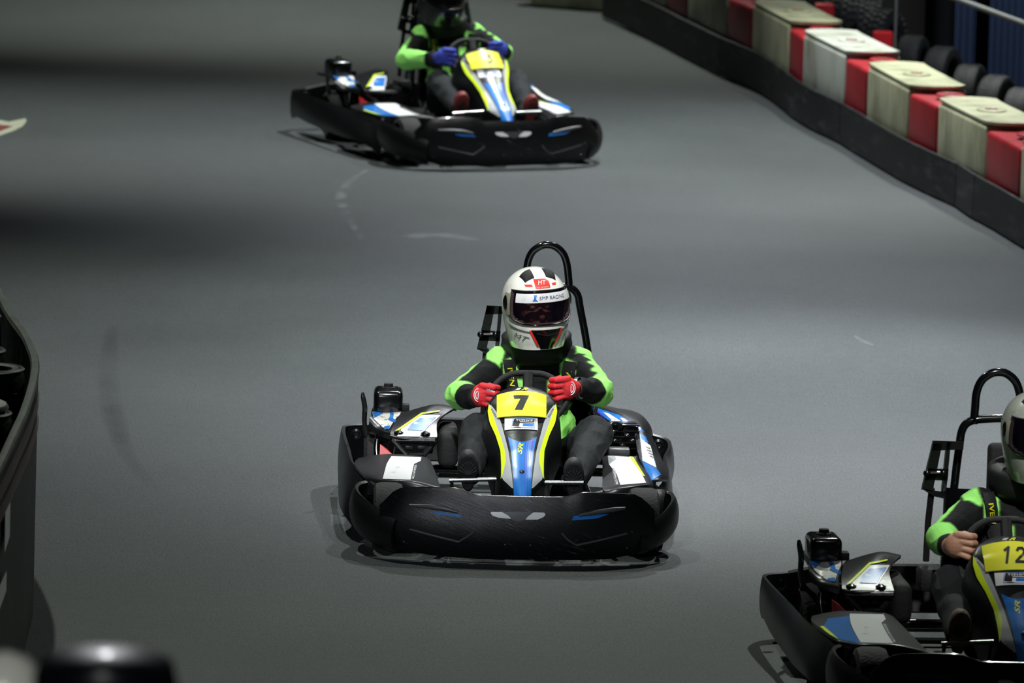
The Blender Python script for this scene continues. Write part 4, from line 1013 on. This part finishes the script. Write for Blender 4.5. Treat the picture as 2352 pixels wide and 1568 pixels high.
# ---- black rubber skirts screwed in front of the blocks
SKM = mat('scuffed_rubber_belt', srgb(13,14,15), .55, bump=.4, bscale=8, dirt=srgb(88,90,96), dscale=7, dlo=.54, dhi=.78, stretch=(1,.4,2))
WASH = mat('bright_washer', srgb(190,195,195), .3, metal=.6)
def belt(name, pts, h, label, bolts, side=-1, th=.02, m=SKM, z0=.012):
    P = cat([Vector((x, y, 0)) for x, y in pts], 5); n = len(P)
    nv = 6; v = []
    for j in range(nv+1):
        for i, p in enumerate(P):
            t = (P[min(n-1, i+1)]-P[max(0, i-1)]).normalized(); s = Vector((t.y, -t.x, 0))*(-1 if side < 0 else 1)
            w = noise.noise(Vector((p.x*2, p.y*2, j*.1)))*.008
            v.append(p+s*w+Vector((0, 0, z0+(h-z0)*j/nv)))
    f = [(j*n+i, j*n+i+1, (j+1)*n+i+1, (j+1)*n+i) for j in range(nv) for i in range(n-1)]
    if side > 0: f = [q[::-1] for q in f]
    o = solid(name, v, f, m, None, th); tagp(o, label, 'skirt', None)
    for (k, z) in bolts:
        i = min(n-2, int(k*(n-1))); p = P[i]; t = (P[i+1]-p).normalized(); s = Vector((t.y, -t.x, 0))*(1 if side < 0 else -1)
        q = Vector((0,0,1)).rotation_difference(-s if side < 0 else -s).to_matrix().to_4x4(); q.translation = p+Vector((0,0,z))+(-s)*.004
        MB().lathe([(.005,.0),(.005,.003),(.011,.003),(.012,.0)], 12, q).obj('washer', WASH, o)
    return o
def pp(y0, y1, o=0): 
    ys = [y0]+[y for y, x in PATH if y0+.15 < y < y1-.15]+[y1]; return [(px_at(y)+o, y) for y in ys]
g = 'black rubber skirt panels along the right barrier'
sy = [ground(*q).y for q in [(2470,652),(2234,505),(2192,478),(1929,333),(1652,176),(1383,42)]]
for y0, y1, lb, bo in [(sy[0], sy[1], 'black rubber skirt panel running off the right edge of the photo', [(.7,.20),(.5,.19)]),
     (sy[1], sy[2], 'short black skirt panel with vertical folds between two seams', [(.5,.2)]),
     (sy[2], sy[3], 'long scuffed black skirt panel between the vertical seam and the short folded piece', [(.9,.2),(.60,.21),(.63,.20),(.4,.19)]),
     (sy[3], sy[4], 'black skirt panel below the brightest white block', [(.97,.2),(.05,.2),(.55,.18),(.8,.19)]),
     (sy[4], sy[5], 'farthest black skirt panel, dotted with bright washers, reaching the top edge', [(.1,.19),(.2,.18),(.1,.07),(.35,.06),(.55,.2),(.45,.17),(.75,.1),(.85,.2),(.65,.08)])]:
    y0 += .01; o = belt('rubber_skirt', pp(y0, y1), .24, lb, bo, side=1); o['group'] = g
# ---- tyres behind the blocks
def tyre(r, w, knob, m, seg=36):
    root = None; h = w/2; mb = MB()
    mb.lathe([(r*.55,-h*.75),(r*.62,-h*.95),(r*.8,-h),(r*.94,-h*.88),(r,-h*.6),(r,-h*.2),(r*.985,-h*.18),(r*.985,-h*.1),(r,-h*.08),(r,h*.08),(r*.985,h*.1),(r*.985,h*.18),(r,h*.2),(r,h*.6),(r*.94,h*.88),(r*.8,h),(r*.62,h*.95),(r*.55,h*.75),(r*.60,h*.6),(r*.72,h*.55),(r*.80,0),(r*.72,-h*.55),(r*.60,-h*.6)], seg, closed=True)
    if knob:
        for k in range(26):
            for z in (-.7, -.25, .25, .7):
                a = 2*PI*(k+(.5 if abs(z) < .5 else 0))/26; M = Matrix.Rotation(a, 3, 'Z')
                mb.box(M @ Vector((r*1.01, 0, z*h)), (r*.12, r*.13, h*.36), rot=M)
    return mb
TY2 = mat('dusty_tyre_rubber', srgb(26,26,25), .7, bump=.5, bscale=60, var=.3)
big = tyre(.195, .15, True, TY2).obj('tyre', TY2); sml = tyre(.168, .15, False, TY2).obj('tyre', TY2)
bl = ['nearest knobbly tyre, in front of the foot of the thin pole', 'knobbly tyre second from the thin pole', 'knobbly tyre third from the thin pole', 'knobbly tyre fourth from the thin pole', 'knobbly tyre close to the top edge, beside the small red block', 'farthest knobbly tyre in view, at the top edge']
first = True
for k, (px, py) in enumerate([(2022,98),(1993,76),(1962,58),(1930,40),(1900,22),(1872,4)]):
    o = big if first else big.copy()
    if not first: COL.objects.link(o)
    first = False
    p = ground(px, py, .21); o.location = (p.x+.02, p.y, .212); o.rotation_euler = (R(90), R(6*k), R(62+7*((k*3) % 4))); tagp(o, bl[k], 'tyre', 'tyres behind the red and white blocks')
first = True
sl = ['smooth tyre just right of the thin pole', 'dusty smooth tyre with a pale rim edge, second right of the pole', 'low smooth tyre behind the red block, third right of the pole', 'smooth tyre fourth right of the pole, below the blue panels', 'smooth tyre cut off by the right edge of the photo']
for k, (px, py) in enumerate([(2078,132),(2146,158),(2208,200),(2268,226),(2325,256)]):
    o = sml if first else sml.copy()
    if not first: COL.objects.link(o)
    first = False
    p = ground(px, py+8, .18); o.location = (p.x+.05, p.y, .172); o.rotation_euler = (R(90), R(9*k), R(70-6*(k % 2))); tagp(o, sl[k], 'tyre', 'tyres behind the red and white blocks')
# ---- things in the dark beyond
def W_(px, py, Y):
    d = ray(px, py); t = Y/d.y; return Vector((d.x*t, Y, CH+d.z*t))
DARK = mat('unlit_backdrop', srgb(7,8,11), .8)  # near-black stands in for the unlit depth behind the tyres
BLUP = mat('blue_corrugated_metal', srgb(52,66,92), .5, var=.25, vscale=3, stretch=(1,1,.2))
GRYP = mat('grey_pole_paint', srgb(120,122,118), .5)
wp = [(1.62,54),(2.62,46.9),(6.5,46.9)]; wv = [(x, y, z) for z in (0, 4.5) for x, y in wp]
w = solid('backdrop_wall', [Vector(q) for q in wv], [(0,1,4,3),(1,2,5,4)], DARK, None, -.15, smooth=False); w['kind'] = 'structure'  # backdrop put close behind the tyres to keep that area dark
def corr(x0, x1, Y, h, label, name='corrugated_panel'):
    n = int((x1-x0)/.04)+1; v = []; 
    for j in (0, 1):
        for i in range(n*4+1):
            x = x0+(x1-x0)*i/(n*4); v.append(Vector((x, Y+[0,0,.03,.03][i % 4], .02+j*h)))
    W = n*4+1; o = solid(name, v, [(i, i+1, W+i+1, W+i) for i in range(W-1)], BLUP, None, .006, smooth=False)
    return tagp(o, label, 'metal panel')
corr(2.86, 4.6, 45.7, 2.6, 'wide blue corrugated metal panel at the right edge behind the tyres')
corr(2.66, 2.78, 45.9, 2.6, 'narrow blue corrugated strip left of the wide blue panel')
p = W_(2055, 106, 45.6)
pole = MB().tube([(p.x, p.y, 0), (p.x, p.y, 2.4)], .009, 10).obj('pole', GRYP); tagp(pole, 'thin upright grey pole behind the row of tyres', 'pole')
MB().lathe([(0,.012),(.05,.012),(.055,0)], 16, Matrix.Translation((p.x, p.y, 0))).obj('pole_foot', GRYP, pole)
a, b = W_(2150, -20, 44.4), W_(2400, 72, 44.0)
d = (b-a); rail = MB().tube([a-d*1.2, b+d*.2, b+d*.2+Vector((.02,0,-.05)), (b.x+d.x*.2+.03, b.y, .0)], .018, 12).obj('sloping_rail', GRYP); tagp(rail, 'grey rail sloping down across the top right corner', 'rail')
for px, py, lb in ((1894,8,'small bright red block behind the tyres at the top edge'), (2028,72,'small bright red block left of the thin pole')):
    q = W_(px, py, 46.6 if px < 1950 else 45.2)
    o = MB().box((q.x, q.y, q.z/2), (.12,.10,q.z), bev=.012).obj('red_marker_block', REDP); tagp(o, lb, 'block')

# ---- belt wall with stacked tyres on the left
rim = [(-40,600),(0,666),(26,719),(62,769),(79,804),(88,833),(85,875),(66,940),(44,990)]
pts = [ (ground(a, b, .9).x, ground(a, b, .9).y) for a, b in rim]
e_ = pts[-1]; pts += [(e_[0]-.005, e_[1]-.9), (e_[0]-.03, e_[1]-2.0), (e_[0]-.12, e_[1]-3.4)]
LW = mat('worn_belt_wall', srgb(20,22,21), .6, bump=.4, bscale=14, dirt=srgb(70,75,70), dscale=6, dlo=.55, dhi=.85)
o = belt('belt_wall', pts, .9, 'curved dark belt wall with slanted red and white marks, left edge', [], side=-1, th=-.03, m=LW); o['category'] = 'barrier wall'; lw = o
P2 = cat([Vector((x, y, .9)) for x, y in pts], 5)
MB().tube([p+Vector((-.013,0,0)) for p in P2], .017, 8).obj('top_rim', mat('worn_grey_edge', srgb(92,98,90), .6, var=.4), lw)
def wallx(y):
    q = sorted((p.y, p.x) for p in P2); return lerp(q, y)+.004
for nm, mm, of in (('red_mark', DRED, 0), ('white_mark', mat('pale_mark_paint', srgb(120,122,118), .6), .045)):
    mb = MB()
    for r, z in enumerate((.845, .765)):
        for k in range(26):
            y = 25.1+k*.085+of; v = [(wallx(y+.0)+.006, y, z-.03), (wallx(y+.028)+.006, y+.028, z-.03), (wallx(y+.055)+.006, y+.055, z+.03), (wallx(y+.03)+.006, y+.03, z+.03)]
            mb.add(v, [(0,1,2,3)])
    mb.obj(nm, mm, lw, smooth=False)
mb = MB()
for y0, y1, z0, z1 in ((25.40,25.62,.60,.74),(25.15,25.5,.43,.52)): mb.add([(wallx(y0)+.007,y0,z0),(wallx(y1)+.007,y1,z0+.02),(wallx(y1)+.007,y1,z1),(wallx(y0)+.007,y0,z1)], [(0,1,2,3)])
mb.obj('white_lettering_end', WHT, lw, smooth=False)
ktm = mat('kart_tyre_rubber', srgb(16,17,18), .6, bump=.3, bscale=60); ktr = mat('grey_tyre_bead', srgb(110,114,106), .5, var=.3)
words = ['top', 'second', 'third', 'fourth', 'bottom']
places = [(-2,843,'stack beside the widest bulge of the belt wall'), (-16,945,'nearest stack, with the pale inner ring'), (-38,722,'farthest stack behind the belt wall'), (-60,800,'half-hidden stack between the farthest and the middle ones')]
ft = None
for s, (px, py, nm) in enumerate(places):
    top = .93
    c = ground(px, py, top); n = 5; wd = top/n; c.x = min(c.x, min(wallx(c.y+d_) for d_ in (-.13, -.07, 0, .07, .13))-.12-.046)
    if s == 1: ring_c = c.copy()
    for k in range(n):
        if ft is None:
            ft = tyre(.12, wd, False, ktm).obj('tyre', ktm); MB().lathe([(.108, wd*.47),(.114,wd*.505),(.1205,wd*.47)], 36).obj('tyre_edge', ktr, ft); o = ft
        else:
            o = ft.copy(); COL.objects.link(o); ch = ft.children[0].copy(); COL.objects.link(ch); ch.parent = o
        o.location = (c.x, c.y, top-wd*(k+.5)); tagp(o, 'black kart tyre, %s of the %s' % (words[k], nm), 'tyre', 'stacked kart tyres behind the left belt wall')
# inner ring on the nearest stack
o = MB().lathe([(.070,.0),(.075,.012),(.100,.015),(.108,.004),(.108,0)], 36, Matrix.Translation((ring_c.x, ring_c.y, .944)) @ Matrix.Rotation(R(4), 4, 'X')).obj('rubber_ring', ktr); tagp(o, 'pale grey ring lying on the nearest tyre stack at left', 'ring')
# ---- two blurred canisters close to the camera
FG = mat('foreground_black_gloss', srgb(8,9,16), .28, coat=.5); FW = mat('foreground_white_gloss', srgb(225,226,214), .3, coat=.4)
def can(px, py, Y, r, m, name, label, dome):
    p = W_(px, py, Y); root = empty(name, (p.x, p.y, 0)); z = p.z; h = .34
    prof = [(0,0),(r*.7,-.001),(r*.93,-.010),(r,-.035),(r,-h),(r*.9,-h-.01),(0,-h-.01)] if not dome else [(0,0),(r*.5,-r*.14),(r*.85,-r*.5),(r,-r),(r,-h),(0,-h)]
    MB().lathe(prof, 48, Matrix.Translation((0,0,z))).obj('canister_body', m, root)
    MB().tube([(0,0,z-h-.01),(0,0,.02)], .03, 14).obj('stand_pole', BLKM, root)
    MB().lathe([(0,.02),(.07,.02),(.08,0),(0,0)], 24).obj('stand_foot', BLKM, root)
    tagp(root, label, 'canister')
can(243, 1502, 12.0, .118, FG, 'canister', 'blurred glossy black canister in the foreground, bottom left', False)
can(12, 1494, 12.2, .072, FW, 'canister', 'blurred pale canister cut off by the bottom left corner', True)

# ================================================================== KARTS
def copy_tree(o, parent):
    c = o.copy(); COL.objects.link(c); c.parent = parent
    for ch in o.children: copy_tree(ch, c)
    return c
k1 = empty('kart', K1, YAW1); tagp(k1, 'black, white and blue racing kart with number 7 plate, centre', 'kart', 'racing karts on the track')
Pk, Fp = build_kart(k1)
def add_number(root, txt, ww=38, cx=0, name='plate_number'):
    pl = [o for o in root.children if o.name.startswith('nose_fairing')][0]
    plate = [o for o in root.children if o.name.startswith('number_plate')][0]
    m = MB()
    F = lambda a, b: Fp(a, -b, .0015)
    if txt == '7':
        # slanted seven drawn as two bars
        poly_on(m, [(-17,-914.5),(14,-915),(17,-907),(-19,-906.5)], F, 5)
        poly_on(m, [(-16,-940),(2,-940.5),(17,-907),(-1,-912)], F, 6)
    else:
        G_ = {'1': [[(-6,10),(3,16)], [(2,16),(-1,-16)]], '2': [[(-8,9),(-5,14),(3,15),(8,10),(6,3),(-2,-5),(-9,-13)], [(-10,-13.5),(8,-13.5)]], '5': [[(9,13.5),(-5,13.5)], [(-5,15),(-7,3)], [(-7,3),(0,5),(6,3),(7,-4),(3,-11),(-4,-13),(-9,-10)]]}
        for i, chx in enumerate(txt):
            x0 = cx+(i-(len(txt)-1)/2)*ww/2
            for st_ in G_[chx]:
                for (ax, ay), (bx, by) in zip(st_, st_[1:]):
                    dx, dy = bx-ax, by-ay; l_ = math.hypot(dx, dy); ux, uy = dx/l_, dy/l_; nx, ny = -uy*2.9, ux*2.9; e_ = 1.2
                    q = [(ax-ux*e_+nx, ay-uy*e_+ny), (bx+ux*e_+nx, by+uy*e_+ny), (bx+ux*e_-nx, by+uy*e_-ny), (ax-ux*e_-nx, ay-uy*e_-ny)]
                    poly_on(m, [(x0+a_+b_*.15, -925+b_) for a_, b_ in q], F, 3)
    return m.obj(name, INK, plate, smooth=False)
THETA2, THETA3 = R(20.1), R(6)
def placed(gx, gy, th):
    g = ground(gx, gy); return g+Matrix.Rotation(th, 4, 'Z') @ Vector((0, .95, 0))
K2 = Vector((-.354, 42.22, 0)); K3 = placed(2356, 1698, THETA3)
k2 = empty('kart', K2, THETA2); k3 = empty('kart', K3, THETA3)
tagp(k2, 'blurred racing kart farther up the track, driver cropped by the top edge', 'kart', 'racing karts on the track')
tagp(k3, 'racing kart with a two-figure number plate, cut off by the right edge', 'kart', 'racing karts on the track')
for k in (k2, k3):
    for ch in list(k1.children): copy_tree(ch, k)
add_number(k1, '7'); add_number(k2, '5', 22, 12); add_number(k3, '12', 56, 4)
# blue and yellow sticker field in front of the white one on the two other karts
RI = RZ1.inverted(); C0 = RI @ (Vector((0, 0, CH))-K1)
me = Pk['podl'].data; tr = BVHTree.FromPolygons([v.co.copy() for v in me.vertices], [tuple(p.vertices) for p in me.polygons])
def FO(px, py):
    d = (RI.to_3x3() @ ray(px, py)).normalized(); h, n, i, dist = tr.ray_cast(C0, d)
    return (h if h is not None else L(px, py, -.3))+Vector((0, -.001, .0012))
for k in (k2, k3):
    pod = [o for o in k.children if o.name.startswith('side_pod')][0]
    m = MB(); poly_on(m, [(842,1094),(878,1102),(886,1066),(830,1070)], FO, 8); poly_on(m, [(830,1070),(886,1066),(896,1052),(850,1056)], FO, 6); m.obj('blue_pod_sticker', BLUE, pod)
    m = MB(); poly_on(m, [(828,1084),(842,1094),(830,1070),(822,1070)], FO, 4); m.obj('yellow_pod_tip', YELG, pod)

d1 = empty('person', K1, YAW1); tagp(d1, 'person in white helmet, green and black suit and red gloves steering the number 7 kart', 'person', 'drivers')
build_driver(d1, HELW, srgb(200,30,40), True, hd=(14,1,-4), logo=True)
d2 = empty('person', K2, THETA2); tagp(d2, 'person in black helmet and blue gloves on the far kart, head cropped', 'person', 'drivers')
build_driver(d2, HELB, srgb(50,66,170), False, vmat=BLKG, lean=(-.03,-.075,0), fg=.8, hd=(0,5,0), solem=SOLER)
d3 = empty('person', K3, THETA3); tagp(d3, 'bare-handed person in grey helmet leaning in the kart at the right edge', 'person', 'drivers')
build_driver(d3, HELG, GREEN, False, lean=(.075,.145,.03), elb=(.05,.02), fg=.9, bare=True, hd=(4,4,-2), solem=SOLEG)

# ================================================================== LIGHT
wd = bpy.data.worlds.new('hall'); S.world = wd; wd.use_nodes = True
wd.node_tree.nodes['Background'].inputs[0].default_value = (.55,.62,.75,1); wd.node_tree.nodes['Background'].inputs[1].default_value = .008
def spot(x, y, z, tx, ty, e, ang=70, blend=.8, r=.08, col=(1,.98,.95), tz=0):
    d = bpy.data.lights.new('lamp_or_fill', 'SPOT'); d.energy = e; d.spot_size = R(ang); d.spot_blend = blend; d.shadow_soft_size = r; d.color = col
    o = bpy.data.objects.new('lamp_or_fill', d); COL.objects.link(o); o.location = (x, y, z)
    o.rotation_euler = (Vector((tx, ty, tz))-Vector((x, y, z))).to_track_quat('-Z', 'Y').to_euler(); return o
WARM = (.94,1,.91); COOL = (.92,.96,1)
LIGHTS = [
 (-2.8,50.6,7,-2.6,49.6,1500,56,1,.3,WARM), (-3.4,43.2,7,-2.8,42.6,1900,58,1,.3,WARM), (-3.4,35.6,7,-2.6,34.8,1500,62,1,.15,WARM),
 (.8,50.6,7,.4,49.2,2200,66,1,.25,WARM), (1.0,43.4,7,.6,42.0,3000,68,1,.12,COOL), (1.9,39.6,7,1.4,38.2,1900,62,1,.12,COOL),
 (2.6,35.6,7,1.6,33.0,5200,54,1,.10,COOL), (.9,38.2,7,.9,36.9,1500,44,1,.1,COOL), (.3,36.4,7,.4,33.8,2000,70,1,.08,COOL),
 (-2.5,31.6,7,-1.4,28.4,950,66,1,.06,WARM), (2.4,32.2,7,1.9,27.0,1200,66,1,.06,WARM),
 (3.0,44.5,6,2.0,42.5,1500,60,1,.15,WARM), (-.6,22.5,9,0.1,30.2,6500,11,1,.15,(1,1,1)), (2.4,19.5,9,2.2,27.4,5600,11,1,.15,(1,1,1)), (.7,33.5,9,.2,42,3600,11,1,.15,(1,1,1)),  # narrow cones: fills added to light each kart from the front
 (-.9,7.0,6.0,-.85,12.1,420,26,1,.2,(1,1,1),2.7), (-3.2,60,11.4,-.65,12.0,1700,3,.5,.45,(.95,.97,1),2.9),  # added spots on the canisters: a front fill and a far highlight
 (-3.4,9,5.2,-.25,28.6,4200,5.5,1,.25,(.85,.92,1),.25), (3.4,42.6,5,3.5,45.8,900,50,1,.2,(.75,.85,1),1.0),  # added spots: a sheen on the bumper, a fill for the blue panels
]
for l in LIGHTS: spot(*l)
S.cycles.max_bounces = 6
